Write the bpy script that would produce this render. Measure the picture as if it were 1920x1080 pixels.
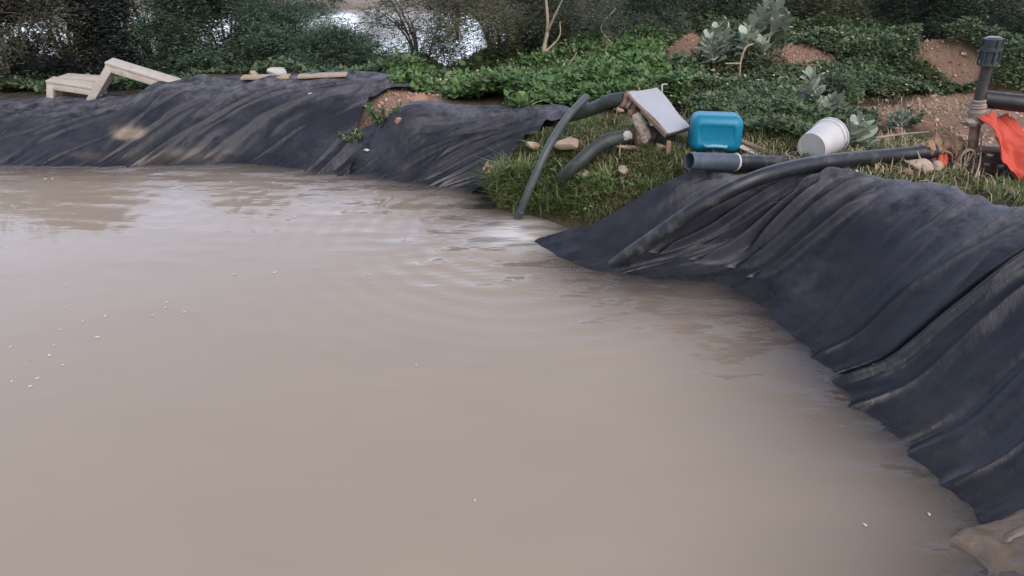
import bpy, bmesh, math, random
import numpy as np
from mathutils import Vector, Matrix, noise as mnoise

for o in list(bpy.data.objects):
    bpy.data.objects.remove(o)
SC = bpy.context.scene
COL = SC.collection
R = math.radians

# ------------------------------------------------------------------ camera
CAM_Z, PITCH, FPX = 2.1, R(28.0), 1397.0
cam = bpy.data.cameras.new('camera')
cam.lens = 36.0 * FPX / 1920.0
cam.sensor_width = 36.0
cam.clip_start, cam.clip_end = 0.05, 2000
cam_ob = bpy.data.objects.new('camera', cam)
COL.objects.link(cam_ob)
cam_ob.location = (0, 0, CAM_Z)
cam_ob.rotation_euler = (math.pi / 2 - PITCH, 0, 0)
SC.camera = cam_ob

# ------------------------------------------------------------------ sky, sun, exposure
SUN_EL, SUN_AZ = R(48), R(205)         # soft light through thin cloud, from behind on the right
world = bpy.data.worlds.new('World')
SC.world = world
world.use_nodes = True
wn, wl = world.node_tree.nodes, world.node_tree.links
wn.clear()
sky = wn.new('ShaderNodeTexSky')
sky.sky_type = 'NISHITA'
sky.sun_disc = False
sky.sun_elevation = SUN_EL
sky.sun_rotation = -SUN_AZ
sky.air_density, sky.dust_density, sky.ozone_density = 1.0, 3.0, 1.0
hs = wn.new('ShaderNodeHueSaturation')
hs.inputs['Saturation'].default_value = 0.66
tint = wn.new('ShaderNodeMix'); tint.data_type = 'RGBA'; tint.blend_type = 'MULTIPLY'
tint.inputs[0].default_value = 1.0
tint.inputs[7].default_value = (0.98, 0.94, 0.975, 1)
bg = wn.new('ShaderNodeBackground')
bg.inputs['Strength'].default_value = 0.15
wo = wn.new('ShaderNodeOutputWorld')
wl.new(sky.outputs[0], hs.inputs['Color'])
wl.new(hs.outputs[0], tint.inputs[6])
# thin cloud: brighter towards the horizon and towards the low light ahead
tc = wn.new('ShaderNodeTexCoord'); sx_ = wn.new('ShaderNodeSeparateXYZ'); wl.new(tc.outputs['Generated'], sx_.inputs[0])
cr = wn.new('ShaderNodeValToRGB'); wl.new(sx_.outputs['Z'], cr.inputs[0])
cr.color_ramp.elements[0].position = 0.05; cr.color_ramp.elements[0].color = (1, 1, 1, 1)
cr.color_ramp.elements[1].position = 0.80; cr.color_ramp.elements[1].color = (0, 0, 0, 1)
fy = wn.new('ShaderNodeMapRange'); wl.new(sx_.outputs['Y'], fy.inputs[0]); fy.inputs[1].default_value = -.4; fy.inputs[2].default_value = .8
cn = wn.new('ShaderNodeTexNoise'); cn.inputs['Scale'].default_value = 2.5; cn.inputs['Detail'].default_value = 5; wl.new(tc.outputs['Generated'], cn.inputs['Vector'])
m1 = wn.new('ShaderNodeMath'); m1.operation = 'MULTIPLY'; wl.new(cr.outputs[0], m1.inputs[0]); wl.new(fy.outputs[0], m1.inputs[1])
m2 = wn.new('ShaderNodeMath'); m2.operation = 'MULTIPLY_ADD'; wl.new(m1.outputs[0], m2.inputs[0]); m2.inputs[1].default_value = 3.0; m2.inputs[2].default_value = 0.72
m3 = wn.new('ShaderNodeMath'); m3.operation = 'MULTIPLY_ADD'; wl.new(cn.outputs['Fac'], m3.inputs[0]); m3.inputs[1].default_value = 0.5; wl.new(m2.outputs[0], m3.inputs[2])
gain = wn.new('ShaderNodeMix'); gain.data_type = 'RGBA'; gain.blend_type = 'MULTIPLY'; gain.inputs[0].default_value = 1.0
wl.new(tint.outputs[2], gain.inputs[6]); wl.new(m3.outputs[0], gain.inputs[7])
wl.new(gain.outputs[2], bg.inputs['Color'])
wl.new(bg.outputs[0], wo.inputs['Surface'])

sun = bpy.data.lights.new('sun', 'SUN')
sun.energy = 0.9
sun.angle = R(40)
sun.color = (1.0, 0.95, 0.9)
sun_ob = bpy.data.objects.new('sun', sun)
COL.objects.link(sun_ob)
sd = Vector((-math.sin(SUN_AZ) * math.cos(SUN_EL), math.cos(SUN_AZ) * math.cos(SUN_EL), math.sin(SUN_EL)))
sun_ob.rotation_euler = sd.to_track_quat('Z', 'Y').to_euler()
sun_ob.location = (-5, 8, 12)

SC.view_settings.view_transform = 'Standard'
SC.view_settings.look = 'None'
SC.view_settings.gamma = 1.0
SC.view_settings.exposure = 0.55
SC.render.engine = 'CYCLES'
SC.cycles.max_bounces = 8
SC.cycles.transparent_max_bounces = 16
SC.render.resolution_x, SC.render.resolution_y = 1024, 576

# ------------------------------------------------------------------ helpers: picture points to the ground
CP, SP = math.cos(PITCH), math.sin(PITCH)
def ray(px, py):
    u, v = (px - 960) / FPX, (540 - py) / FPX
    return np.array([u, CP + v * SP, -SP + v * CP])
def at(px, py, z=0.0):
    d = ray(px, py); t = (z - CAM_Z) / d[2]
    return np.array([d[0] * t, d[1] * t, z])
def aty(px, py, y):
    d = ray(px, py); t = y / d[1]
    return np.array([d[0] * t, y, CAM_Z + d[2] * t])
def proj(x, y, z):
    x, y, z = np.asarray(x, float), np.asarray(y, float), np.asarray(z, float) - CAM_Z
    dep = y * CP - z * SP
    up = y * SP + z * CP
    dep = np.where(dep < 0.05, 0.05, dep)
    return 960 + FPX * x / dep, 540 - FPX * up / dep
def inpoly(px, py, poly):
    px, py = np.asarray(px), np.asarray(py)
    r = np.zeros(px.shape, bool)
    n = len(poly)
    for i in range(n):
        x0, y0 = poly[i]; x1, y1 = poly[(i + 1) % n]
        if y0 == y1: continue
        c = ((y0 > py) != (y1 > py)) & (px < (x1 - x0) * (py - y0) / (y1 - y0) + x0)
        r ^= c
    return r

# value noise
def vnoise(x, y, seed=0):
    x = np.asarray(x, float); y = np.asarray(y, float)
    xi = np.floor(x).astype(np.int64); yi = np.floor(y).astype(np.int64)
    fx, fy = x - xi, y - yi
    fx = fx * fx * (3 - 2 * fx); fy = fy * fy * (3 - 2 * fy)
    def h(a, b):
        n = (a * 374761393 + b * 668265263 + seed * 1442695041) & 0x7fffffff
        n = ((n ^ (n >> 13)) * 1274126177) & 0x7fffffff
        n = (n ^ (n >> 16)) & 0xffff
        return n / 32767.5 - 1
    return (h(xi, yi) * (1 - fx) + h(xi + 1, yi) * fx) * (1 - fy) + (h(xi, yi + 1) * (1 - fx) + h(xi + 1, yi + 1) * fx) * fy
def fbm(x, y, seed=0, oct=4):
    s, a = 0, 1.0
    for i in range(oct):
        s = s + a * vnoise(np.asarray(x) * 2 ** i + 17.3 * i, np.asarray(y) * 2 ** i - 9.1 * i, seed + i)
        a *= .5
    return s / 1.9
def sstep(a, b, x):
    t = np.clip((np.asarray(x, float) - a) / (b - a), 0, 1)
    return t * t * (3 - 2 * t)

# ------------------------------------------------------------------ helpers: objects
def tag(o, label=None, cat=None, group=None, kind=None):
    if label: o['label'] = label
    if cat: o['category'] = cat
    if group: o['group'] = group
    if kind: o['kind'] = kind
    return o
def thing(name, label, cat, loc, group=None):
    o = bpy.data.objects.new(name, None)
    o.empty_display_size = 0.1
    o.location = [float(v) for v in loc]
    COL.objects.link(o)
    return tag(o, label, cat, group)
def link(name, me, mat, parent=None, smooth=True):
    o = bpy.data.objects.new(name, me)
    COL.objects.link(o)
    if mat is not None: me.materials.append(mat)
    if smooth:
        me.polygons.foreach_set('use_smooth', [True] * len(me.polygons))
    if parent is not None:
        o.parent = parent                       # meshes are written in world space
        o.matrix_parent_inverse = Matrix.Translation(-Vector(parent.location))
    return o
def mesh_np(name, V, F):
    """V (n,3), F (m,k) all the same k."""
    V = np.asarray(V, np.float32); F = np.asarray(F, np.int32)
    me = bpy.data.meshes.new(name)
    m, k = F.shape
    me.vertices.add(len(V)); me.vertices.foreach_set('co', V.ravel())
    me.loops.add(m * k); me.loops.foreach_set('vertex_index', F.ravel())
    me.polygons.add(m)
    me.polygons.foreach_set('loop_start', np.arange(0, m * k, k, dtype=np.int32))
    me.polygons.foreach_set('loop_total', np.full(m, k, np.int32))
    me.update(calc_edges=True)
    me.validate()
    return me
def grid_faces(nu, nv, mask=None):
    i, j = np.meshgrid(np.arange(nu - 1), np.arange(nv - 1), indexing='ij')
    a = (i * nv + j); F = np.stack([a, a + nv, a + nv + 1, a + 1], -1).reshape(-1, 4)
    if mask is not None: F = F[mask.reshape(-1)]
    return F
def attr(me, name, vals):
    a = me.attributes.new(name, 'FLOAT', 'POINT')
    a.data.foreach_set('value', np.asarray(vals, np.float32).ravel())
class MB:
    """gathers shapes of one part into one mesh"""
    def __init__(s): s.v = []; s.f = []
    def add(s, V, F):
        b = len(s.v); s.v += [tuple(float(c) for c in p) for p in V]; s.f += [tuple(int(i) + b for i in f) for f in F]
    def bm(s, bm):
        bm.verts.ensure_lookup_table()
        for i, v in enumerate(bm.verts): v.index = i
        s.add([v.co for v in bm.verts], [[v.index for v in f.verts] for f in bm.faces]); bm.free()
    def box(s, M, sx, sy, sz, bevel=0.006, seg=2, jit=0.0, seed=0):
        bm = bmesh.new(); bmesh.ops.create_cube(bm, size=1.0)
        for v in bm.verts: v.co = Vector((v.co.x * sx, v.co.y * sy, v.co.z * sz))
        rnd = random.Random(seed)
        if jit:
            for v in bm.verts: v.co += Vector((rnd.uniform(-jit, jit), rnd.uniform(-jit, jit), rnd.uniform(-jit, jit)))
        if bevel: bmesh.ops.bevel(bm, geom=bm.edges[:], offset=bevel, segments=seg, profile=.6, affect='EDGES')
        bm.transform(M); s.bm(bm)
    def beam(s, a, b, w, t, up=(0, 0, 1), bevel=0.006):
        a, b = Vector(a), Vector(b); d = b - a; L = d.length; d.normalize()
        side = d.cross(Vector(up)).normalized(); u = side.cross(d).normalized()
        M = Matrix(((d.x, side.x, u.x, 0), (d.y, side.y, u.y, 0), (d.z, side.z, u.z, 0), (0, 0, 0, 1)))
        s.box(Matrix.Translation((a + b) / 2) @ M, L, w, t, bevel)
    def tube(s, pts, rad, seg=14, n=8, cap=True, wall=0, wob=0.0, seed=1):
        P = spline(pts, n); V, F = [], []
        rr = np.interp(np.linspace(0, 1, len(P)), np.linspace(0, 1, len(rad)), rad) if hasattr(rad, '__len__') else np.full(len(P), rad)
        rnd = random.Random(seed)
        T = np.gradient(P, axis=0); T /= np.linalg.norm(T, axis=1)[:, None] + 1e-9
        ref = np.array([0, 0, 1.0]) if abs(T[0][2]) < .9 else np.array([1.0, 0, 0])
        nrm = np.cross(T[0], ref); nrm /= np.linalg.norm(nrm)
        rings = []
        for i, p in enumerate(P):
            nrm = nrm - T[i] * np.dot(nrm, T[i]); nrm /= np.linalg.norm(nrm)
            bi = np.cross(T[i], nrm)
            rings.append((p, nrm.copy(), bi))
        for i, (p, a, b) in enumerate(rings):
            q = rr[i] * (1 + rnd.uniform(-wob, wob))
            for k in range(seg):
                an = 2 * math.pi * k / seg; V.append(p + q * (math.cos(an) * a + math.sin(an) * b))
        m = len(P)
        for i in range(m - 1):
            for k in range(seg):
                k2 = (k + 1) % seg
                F.append((i * seg + k, i * seg + k2, (i + 1) * seg + k2, (i + 1) * seg + k))
        if wall:                                    # hollow ends
            for e, (i, inward) in enumerate(((0, 1), (m - 1, -1))):
                p, a, b = rings[i]; base = len(V); q = rr[i] - wall
                for dep in (0.0, 0.18):
                    for k in range(seg):
                        an = 2 * math.pi * k / seg
                        V.append(p + T[i] * inward * dep + q * (math.cos(an) * a + math.sin(an) * b))
                for k in range(seg):
                    k2 = (k + 1) % seg
                    F.append((i * seg + k, i * seg + k2, base + k2, base + k))
                    F.append((base + k, base + k2, base + seg + k2, base + seg + k))
                F.append(tuple(base + seg + k for k in range(seg)))
        elif cap:
            F.append(tuple(range(seg))); F.append(tuple((m - 1) * seg + k for k in range(seg)))
        s.add(V, F)
    def lathe(s, M, prof, seg=32):
        V, F = [], []
        for (r, z) in prof:
            for k in range(seg):
                an = 2 * math.pi * k / seg; V.append(M @ Vector((r * math.cos(an), r * math.sin(an), z)))
        for i in range(len(prof) - 1):
            for k in range(seg):
                k2 = (k + 1) % seg
                F.append((i * seg + k, i * seg + k2, (i + 1) * seg + k2, (i + 1) * seg + k))
        F.append(tuple(range(seg))); F.append(tuple((len(prof) - 1) * seg + k for k in range(seg)))
        s.add(V, F)
    def lump(s, c, sx, sy, sz, rot=0, seed=0, rough=.25, sub=3, freq=1.6, flat=False):
        bm = bmesh.new(); bmesh.ops.create_icosphere(bm, subdivisions=sub, radius=1.0)
        off = Vector((seed * 3.1, seed * 1.7, seed * 2.3))
        for v in bm.verts:
            n = mnoise.noise(v.co * freq + off) + .5 * mnoise.noise(v.co * freq * 2.3 + off)
            if flat: n = round(n * 3) / 3 * .6 + n * .4
            v.co *= 1 + rough * n
        for v in bm.verts: v.co = Vector((v.co.x * sx, v.co.y * sy, v.co.z * sz))
        bm.transform(Matrix.Translation(Vector(c)) @ Matrix.Rotation(rot, 4, 'Z')); s.bm(bm)
    def build(s, name, mat, parent=None, smooth=True):
        me = bpy.data.meshes.new(name); me.from_pydata(s.v, [], s.f); me.update()
        bm = bmesh.new(); bm.from_mesh(me); bmesh.ops.recalc_face_normals(bm, faces=bm.faces[:])
        bm.to_mesh(me); bm.free()
        o = link(name, me, mat, parent, False)
        if smooth:
            me.polygons.foreach_set('use_smooth', [True] * len(me.polygons))
            me.set_sharp_from_angle(angle=R(35))
        return o
def spline(pts, n=8):
    P = np.array([np.asarray(p, float) for p in pts])
    if len(P) == 2: return np.array([P[0] + (P[1] - P[0]) * t for t in np.linspace(0, 1, n)])
    Q = np.vstack([2 * P[0] - P[1], P, 2 * P[-1] - P[-2]]); out = []
    for i in range(1, len(Q) - 2):
        for t in np.linspace(0, 1, n, endpoint=False):
            a, b, c, d = Q[i - 1], Q[i], Q[i + 1], Q[i + 2]
            out.append(.5 * ((2 * b) + (c - a) * t + (2 * a - 5 * b + 4 * c - d) * t * t + (3 * b - a - 3 * c + d) * t ** 3))
    out.append(P[-1]); return np.array(out)

# ------------------------------------------------------------------ materials
class NT:
    def __init__(s, name):
        s.m = bpy.data.materials.new(name); s.m.use_nodes = True
        s.t = s.m.node_tree; s.n = s.t.nodes; s.l = s.t.links
        s.p = s.n['Principled BSDF']; s.out = s.n['Material Output']
    def new(s, t, **k):
        n = s.n.new(t)
        for a, b in k.items(): setattr(n, a, b)
        return n
    def set(s, sock, v):
        if isinstance(v, bpy.types.NodeSocket): s.l.new(v, sock)
        else: sock.default_value = v
    def coord(s): return s.new('ShaderNodeTexCoord').outputs['Object']
    def mapping(s, vec, scale=(1, 1, 1), rot=(0, 0, 0)):
        m = s.new('ShaderNodeMapping'); s.l.new(vec, m.inputs[0]); m.inputs['Scale'].default_value = scale; m.inputs['Rotation'].default_value = rot
        return m.outputs[0]
    def noise(s, scale, vec=None, detail=5, rough=.6):
        n = s.new('ShaderNodeTexNoise'); n.inputs['Scale'].default_value = scale; n.inputs['Detail'].default_value = detail
        n.inputs['Roughness'].default_value = rough
        s.l.new(vec if vec is not None else s.coord(), n.inputs['Vector']); return n.outputs['Fac']
    def ramp(s, fac, *stops):
        r = s.new('ShaderNodeValToRGB'); s.l.new(fac, r.inputs[0]); e = r.color_ramp.elements
        while len(e) < len(stops): e.new(.5)
        for el, (p, c) in zip(e, stops):
            el.position = p; el.color = (c[0], c[1], c[2], 1) if hasattr(c, '__len__') else (c, c, c, 1)
        return r.outputs[0]
    def mix(s, fac, a, b, blend='MIX'):
        m = s.new('ShaderNodeMix', data_type='RGBA', blend_type=blend)
        s.set(m.inputs[0], fac)
        for i, v in ((6, a), (7, b)):
            s.set(m.inputs[i], v if isinstance(v, bpy.types.NodeSocket) else (v[0], v[1], v[2], 1))
        return m.outputs[2]
    def math(s, op, a, b=0.0, clamp=False):
        m = s.new('ShaderNodeMath', operation=op, use_clamp=clamp); s.set(m.inputs[0], a); s.set(m.inputs[1], b); return m.outputs[0]
    def attr(s, name):
        return s.new('ShaderNodeAttribute', attribute_name=name).outputs['Fac']
    def bump(s, h, strength=.5, dist=.01, prev=None):
        b = s.new('ShaderNodeBump'); b.inputs['Strength'].default_value = strength; b.inputs['Distance'].default_value = dist
        s.l.new(h, b.inputs['Height'])
        if prev is not None: s.l.new(prev, b.inputs['Normal'])
        return b.outputs[0]
    def fin(s, color=None, rough=None, normal=None, spec=None):
        if color is not None: s.set(s.p.inputs['Base Color'], color if isinstance(color, bpy.types.NodeSocket) else (*color, 1))
        if rough is not None: s.set(s.p.inputs['Roughness'], rough)
        if normal is not None: s.l.new(normal, s.p.inputs['Normal'])
        if spec is not None: s.p.inputs['Specular IOR Level'].default_value = spec
        return s.m
def simple(name, c1, c2, scale=20, rough=.6, bump=.3, bdist=.004, stretch=(1, 1, 1), dirt=None, dscale=6, dpos=(.5, .7)):
    t = NT(name); v = t.mapping(t.coord(), stretch)
    n = t.noise(scale, v)
    col = t.mix(t.ramp(n, (.3, 0), (.7, 1)), c1, c2)
    if dirt is not None:
        d = t.ramp(t.noise(dscale, None, 6, .7), (dpos[0], 0), (dpos[1], 1))
        col = t.mix(d, col, dirt)
    return t.fin(col, rough, t.bump(n, bump, bdist))

def leaf_mat(name, dark, mid, light, rough=.55, trans=.25, dry=None, dryp=.04):
    t = NT(name)
    g = t.new('ShaderNodeNewGeometry')
    rnd = g.outputs['Random Per Island']
    col = t.ramp(rnd, (0.0, dark), (.5, mid), (1.0, light))
    cl = t.ramp(t.noise(2.2, None, 3), (.3, .6), (.7, 1.45))
    col = t.mix(1.0, col, cl, 'MULTIPLY')
    if dry is not None:
        f = t.math('GREATER_THAN', rnd, 1 - dryp)
        col = t.mix(f, col, dry)
    t.fin(col, rough, None, .3)
    tr = t.new('ShaderNodeBsdfTranslucent'); t.l.new(col, tr.inputs['Color'])
    ms = t.new('ShaderNodeMixShader'); ms.inputs[0].default_value = trans
    t.l.new(t.p.outputs[0], ms.inputs[1]); t.l.new(tr.outputs[0], ms.inputs[2]); t.l.new(ms.outputs[0], t.out.inputs['Surface'])
    return t.m

M = {}
# bare earth: reddish sand, clods, pebbles
t = NT('earth')
n1 = t.noise(1.3); n2 = t.noise(14, None, 8, .75); n3 = t.noise(55, None, 5)
c = t.mix(t.ramp(n1, (.35, 0), (.65, 1)), (.37, .225, .155), (.29, .19, .135))
c = t.mix(t.ramp(n2, (.45, 0), (.75, 1)), c, (.45, .315, .24))
c = t.mix(t.ramp(n3, (.58, 0), (.72, 1)), c, (.13, .095, .07))
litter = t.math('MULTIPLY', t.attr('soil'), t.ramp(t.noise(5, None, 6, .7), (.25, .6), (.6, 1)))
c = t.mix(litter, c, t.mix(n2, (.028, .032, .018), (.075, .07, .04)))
c = t.mix(t.attr('pale'), c, (.42, .37, .325))
M['earth'] = t.fin(c, .95, t.bump(n3, .9, .02, t.bump(n2, 1.0, .07)), .2)
# black polythene
t = NT('polythene')
du = t.attr('dust'); mud_and_refl = t.attr('mud_and_refl'); wet = t.attr('wet')
v = t.mapping(t.coord(), (1, 1, 1))
n1 = t.noise(3.0, v, 6, .65); n2 = t.noise(38, v, 5, .7); n3 = t.noise(7, v, 8, .75)
base = t.mix(n1, (.0075, .009, .0135), (.014, .0165, .024))
base = t.mix(t.math('MULTIPLY', t.math('MULTIPLY', t.ramp(n3, (.38, 0), (.72, 1)), du), .85), base, (.185, .185, .213))
base = t.mix(t.ramp(n2, (.66, 0), (.78, .35)), base, (.13, .125, .125))
mm = t.math('MULTIPLY', mud_and_refl, t.ramp(n3, (.2, .45), (.5, 1)))
base = t.mix(mm, base, t.mix(n2, (.15, .115, .082), (.235, .195, .15)))
base = t.mix(t.math('MULTIPLY', wet, .55), base, (.008, .009, .012))
rg = t.math('ADD', t.math('MULTIPLY', t.ramp(n3, (.3, 0), (.7, 1)), .22), .38)
rg = t.math('ADD', rg, t.math('MULTIPLY', du, .12)); rg = t.math('SUBTRACT', rg, t.math('MULTIPLY', wet, .22), True)
wr = t.noise(9, t.mapping(t.coord(), (2.6, 1, 1), (0, 0, .6)), 4, .55)
rgt = t.new('ShaderNodeTexNoise', noise_type='RIDGED_MULTIFRACTAL'); rgt.inputs['Scale'].default_value = 5.0; rgt.inputs['Detail'].default_value = 4
t.l.new(t.mapping(t.coord(), (1.8, 1, 1), (0, 0, .5)), rgt.inputs['Vector']); rg2 = rgt.outputs['Fac']
M['polythene'] = t.fin(base, rg, t.bump(n2, .25, .004, t.bump(rg2, .30, .012, t.bump(wr, .35, .018))), .33)
# turbid pond water
t = NT('pond_water')
co = t.coord()
c1 = t.mix(t.ramp(t.noise(.6, co, 3), (.3, 0), (.7, 1)), (.300, .250, .192), (.280, .234, .184))
c1 = t.mix(t.ramp(t.noise(1.6, t.mapping(co, (.5, 1.3, 1), (0, 0, .5)), 6, .65), (.40, 0), (.75, .5)), c1, (.325, .268, .205))
c1 = t.mix(t.math('MULTIPLY', t.attr('churn'), .9, True), c1, (.66, .67, .66))
w1 = t.noise(5.5, t.mapping(co, (.50, 1.5, 1), (0, 0, .12)), 0, .5)
w2 = t.noise(21, t.mapping(co, (.5, 1.5, 1), (0, 0, -.2)), 1, .4)
hh = t.math('ADD', t.math('MULTIPLY', w1, 1.0), t.math('MULTIPLY', w2, .28))
hh = t.math('MULTIPLY', t.math('MULTIPLY', hh, t.attr('chop')), t.ramp(t.noise(1.7, t.mapping(co, (.7, 1.4, 1)), 2), (.36, .15), (.62, 1)))
hh = t.math('ADD', hh, t.attr('ring'))
nrm = t.bump(hh, 1.0, .055)
t.fin(c1, .02, nrm, .5); t.p.inputs['IOR'].default_value = 1.33
tr = t.new('ShaderNodeBsdfTransparent'); tr.inputs[0].default_value = (.58, .68, .86, 1)
gl = t.new('ShaderNodeBsdfGlossy'); gl.inputs['Roughness'].default_value = .04; t.l.new(nrm, gl.inputs['Normal'])
fr = t.new('ShaderNodeFresnel'); fr.inputs[0].default_value = 1.33; t.l.new(nrm, fr.inputs['Normal'])
clear = t.new('ShaderNodeMixShader'); t.l.new(fr.outputs[0], clear.inputs[0]); t.l.new(tr.outputs[0], clear.inputs[1]); t.l.new(gl.outputs[0], clear.inputs[2])
ms = t.new('ShaderNodeMixShader'); t.l.new(t.attr('shallow'), ms.inputs[0])
t.l.new(t.p.outputs[0], ms.inputs[1]); t.l.new(clear.outputs[0], ms.inputs[2]); t.l.new(ms.outputs[0], t.out.inputs['Surface'])
M['water'] = t.m
t = NT('river_water')
w = t.noise(3, t.mapping(t.coord(), (.6, 2.5, 1)), 3)
M['river'] = t.fin((.42, .40, .38), .12, t.bump(w, .2, .01), .5)

M['hose'] = simple('hose_plastic', (.040, .052, .054), (.075, .088, .088), 6, .5, .1, dirt=(.19, .17, .14), dscale=9, dpos=(.56, .8))
M['darkhose'] = simple('dark_hose_plastic', (.022, .030, .028), (.040, .050, .046), 7, .55, .15, dirt=(.11, .10, .08), dscale=10, dpos=(.55, .8))
M['pipe'] = simple('pipe_plastic', (.011, .013, .017), (.021, .025, .030), 8, .42, .1, dirt=(.15, .135, .12), dscale=8, dpos=(.52, .85))
M['pipe_blue'] = simple('coupling_plastic', (.045, .065, .095), (.085, .105, .13), 14, .5, .2, dirt=(.05, .05, .055), dscale=18, dpos=(.5, .7))
M['ring'] = simple('white_band', (.55, .55, .54), (.42, .42, .42), 30, .6)
t = NT('jerrycan_plastic')
n = t.noise(7, None, 6, .7)
c = t.mix(t.ramp(n, (.3, 0), (.7, 1)), (.002, .148, .255), (.004, .18, .29))
c = t.mix(t.ramp(t.noise(30, None, 6, .75), (.62, 0), (.8, .5)), c, (.20, .33, .38))
M['blue'] = t.fin(c, .42, t.bump(n, .15, .01), .4)
M['blue_pale'] = simple('scuffed_blue_plastic', (.10, .30, .42), (.20, .38, .46), 40, .5)
M['bucket'] = simple('bucket_plastic', (.52, .52, .525), (.45, .45, .455), 9, .4, .1, dirt=(.40, .37, .32), dscale=10, dpos=(.6, .85))
M['bucket_base'] = simple('bucket_dirty_base', (.60, .55, .41), (.50, .45, .32), 14, .7, .2, dirt=(.30, .25, .18), dscale=16, dpos=(.55, .8))
M['panel'] = simple('white_sheet_metal', (.33, .335, .355), (.285, .29, .31), 5, .45, .06, dirt=(.36, .30, .27), dscale=7, dpos=(.68, .9))
M['oldwood'] = simple('weathered_wood', (.27, .19, .135), (.15, .105, .075), 30, .85, .5, .004, (1, 6, 6))
M['palewood'] = simple('pale_dry_wood', (.40, .33, .25), (.27, .21, .15), 40, .85, .5)
M['rust'] = simple('rusty_iron', (.16, .085, .055), (.09, .058, .045), 26, .8, .5, .005, dirt=(.27, .19, .15), dscale=14, dpos=(.5, .7))
M['rustpink'] = simple('rusted_clamp', (.34, .19, .14), (.22, .12, .09), 40, .75, .4)
M['cloth'] = simple('dirty_white_rag', (.46, .42, .36), (.30, .26, .21), 22, .9, .5, .008)
M['burlap'] = simple('brown_sacking', (.36, .235, .155), (.22, .14, .09), 26, .95, .9, .012, dirt=(.12, .085, .06), dscale=20, dpos=(.55, .7))
M['twine'] = simple('twine', (.40, .33, .25), (.26, .2, .14), 40, .9)
t = NT('red_cloth')
n = t.noise(7, None, 5); n2 = t.noise(160, None, 2)
M['red'] = t.fin(t.mix(n, (.46, .065, .042), (.54, .095, .062)), .75, t.bump(n2, .3, .002, t.bump(n, .4, .02)), .3)
M['cement'] = simple('cement_sleeve', (.30, .25, .215), (.20, .155, .125), 24, .9, .6, .006)
M['iron'] = simple('dark_iron', (.032, .030, .030), (.06, .052, .046), 20, .6, .3, dirt=(.14, .10, .08), dscale=18, dpos=(.58, .75))
M['filter'] = simple('grey_filter_plastic', (.028, .042, .048), (.055, .07, .075), 14, .35, .1)
M['clay'] = simple('dark_clay_brick', (.13, .085, .06), (.085, .058, .043), 22, .9, .5)
M['stone'] = simple('sandstone', (.42, .34, .26), (.28, .21, .155), 12, .9, .8, .012)
M['redstone'] = simple('red_sandstone', (.36, .20, .135), (.25, .14, .10), 12, .9, .9, .015)
M['whitestone'] = simple('white_stone', (.46, .45, .44), (.36, .34, .32), 12, .9, .6, .012)
M['paint'] = simple('flaking_white_paint', (.47, .43, .375), (.38, .34, .29), 18, .7, .4, .004, dirt=(.26, .195, .14), dscale=16, dpos=(.56, .74))
M['paper'] = simple('white_scrap', (.50, .50, .51), (.42, .42, .44), 20, .7)
M['foam'] = simple('foam', (.52, .49, .46), (.44, .41, .385), 60, .8)
M['bark'] = simple('grey_bark', (.16, .125, .095), (.085, .068, .055), 26, .9, .7, .008)
M['deadwood'] = simple('dead_pale_wood', (.42, .35, .26), (.27, .21, .15), 26, .9, .5)
M['palestem'] = simple('pale_stem', (.44, .42, .30), (.32, .32, .22), 26, .8, .3)
M['leaf_dark'] = leaf_mat('dark_leaves', (.046, .068, .046), (.078, .108, .072), (.12, .155, .105))
M['leaf_black'] = leaf_mat('blackish_leaves', (.020, .027, .027), (.033, .043, .041), (.060, .072, .064), dry=(.12, .09, .07), dryp=.03)
M['leaf_olive'] = leaf_mat('olive_leaves', (.055, .062, .042), (.090, .098, .064), (.14, .14, .095), dry=(.20, .15, .10), dryp=.10)
M['leaf_feather'] = leaf_mat('feathery_leaves', (.038, .068, .045), (.064, .108, .067), (.11, .165, .10))
M['leaf_brown'] = leaf_mat('dry_mixed_leaves', (.062, .076, .046), (.098, .115, .066), (.15, .16, .095), dry=(.22, .16, .10), dryp=.16)
M['cover_bright'] = leaf_mat('bright_ground_leaves', (.048, .098, .032), (.086, .158, .052), (.150, .235, .090), dry=(.30, .28, .16), dryp=.02)
M['cover_dark'] = leaf_mat('dark_ground_leaves', (.044, .076, .036), (.078, .122, .056), (.130, .182, .090), dry=(.22, .22, .14), dryp=.03)
M['grass'] = leaf_mat('grass_blades', (.058, .092, .028), (.105, .15, .045), (.18, .215, .085), dry=(.34, .29, .17), dryp=.14)
M['silver'] = leaf_mat('silvery_leaves', (.20, .24, .18), (.29, .34, .26), (.40, .45, .36), trans=.15)
M['silver_dim'] = leaf_mat('grey_green_leaves', (.125, .16, .115), (.185, .23, .165), (.27, .32, .24), trans=.15)
M['straw'] = leaf_mat('dry_straw', (.22, .17, .10), (.32, .26, .16), (.44, .37, .25), trans=.1)

# ------------------------------------------------------------------ the pond bank: waterline and crest
ST = [  # waterline px, py   crest px, py, height
 (-330, 300, -260, 206, .21), (0, 302, 10, 198, .22), (170, 304, 190, 190, .24), (300, 301, 335, 158, .43),
 (500, 303, 530, 156, .44), (640, 318, 722, 155, .44), (715, 324, 800, 196, .40), (800, 340, 900, 207, .40), (895, 352, 1062, 215, .45),
 (935, 392, 1120, 262, .43), (1015, 408, 1200, 284, .44), (1075, 440, 1290, 312, .47), (1200, 490, 1430, 330, .49),
 (1350, 512, 1600, 345, .52), (1500, 605, 1765, 368, .58), (1600, 695, 1930, 400, .66), (1690, 800, 2080, 440, .70),
 (1830, 935, 2290, 520, .72), (1930, 1120, 2500, 700, .72)]
Wp = [at(a, b, 0)[:2] for a, b, *_ in ST]
Cp = [at(c, d, h)[:2] for _, _, c, d, h in ST]
Hp = [s[4] for s in ST]
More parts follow.
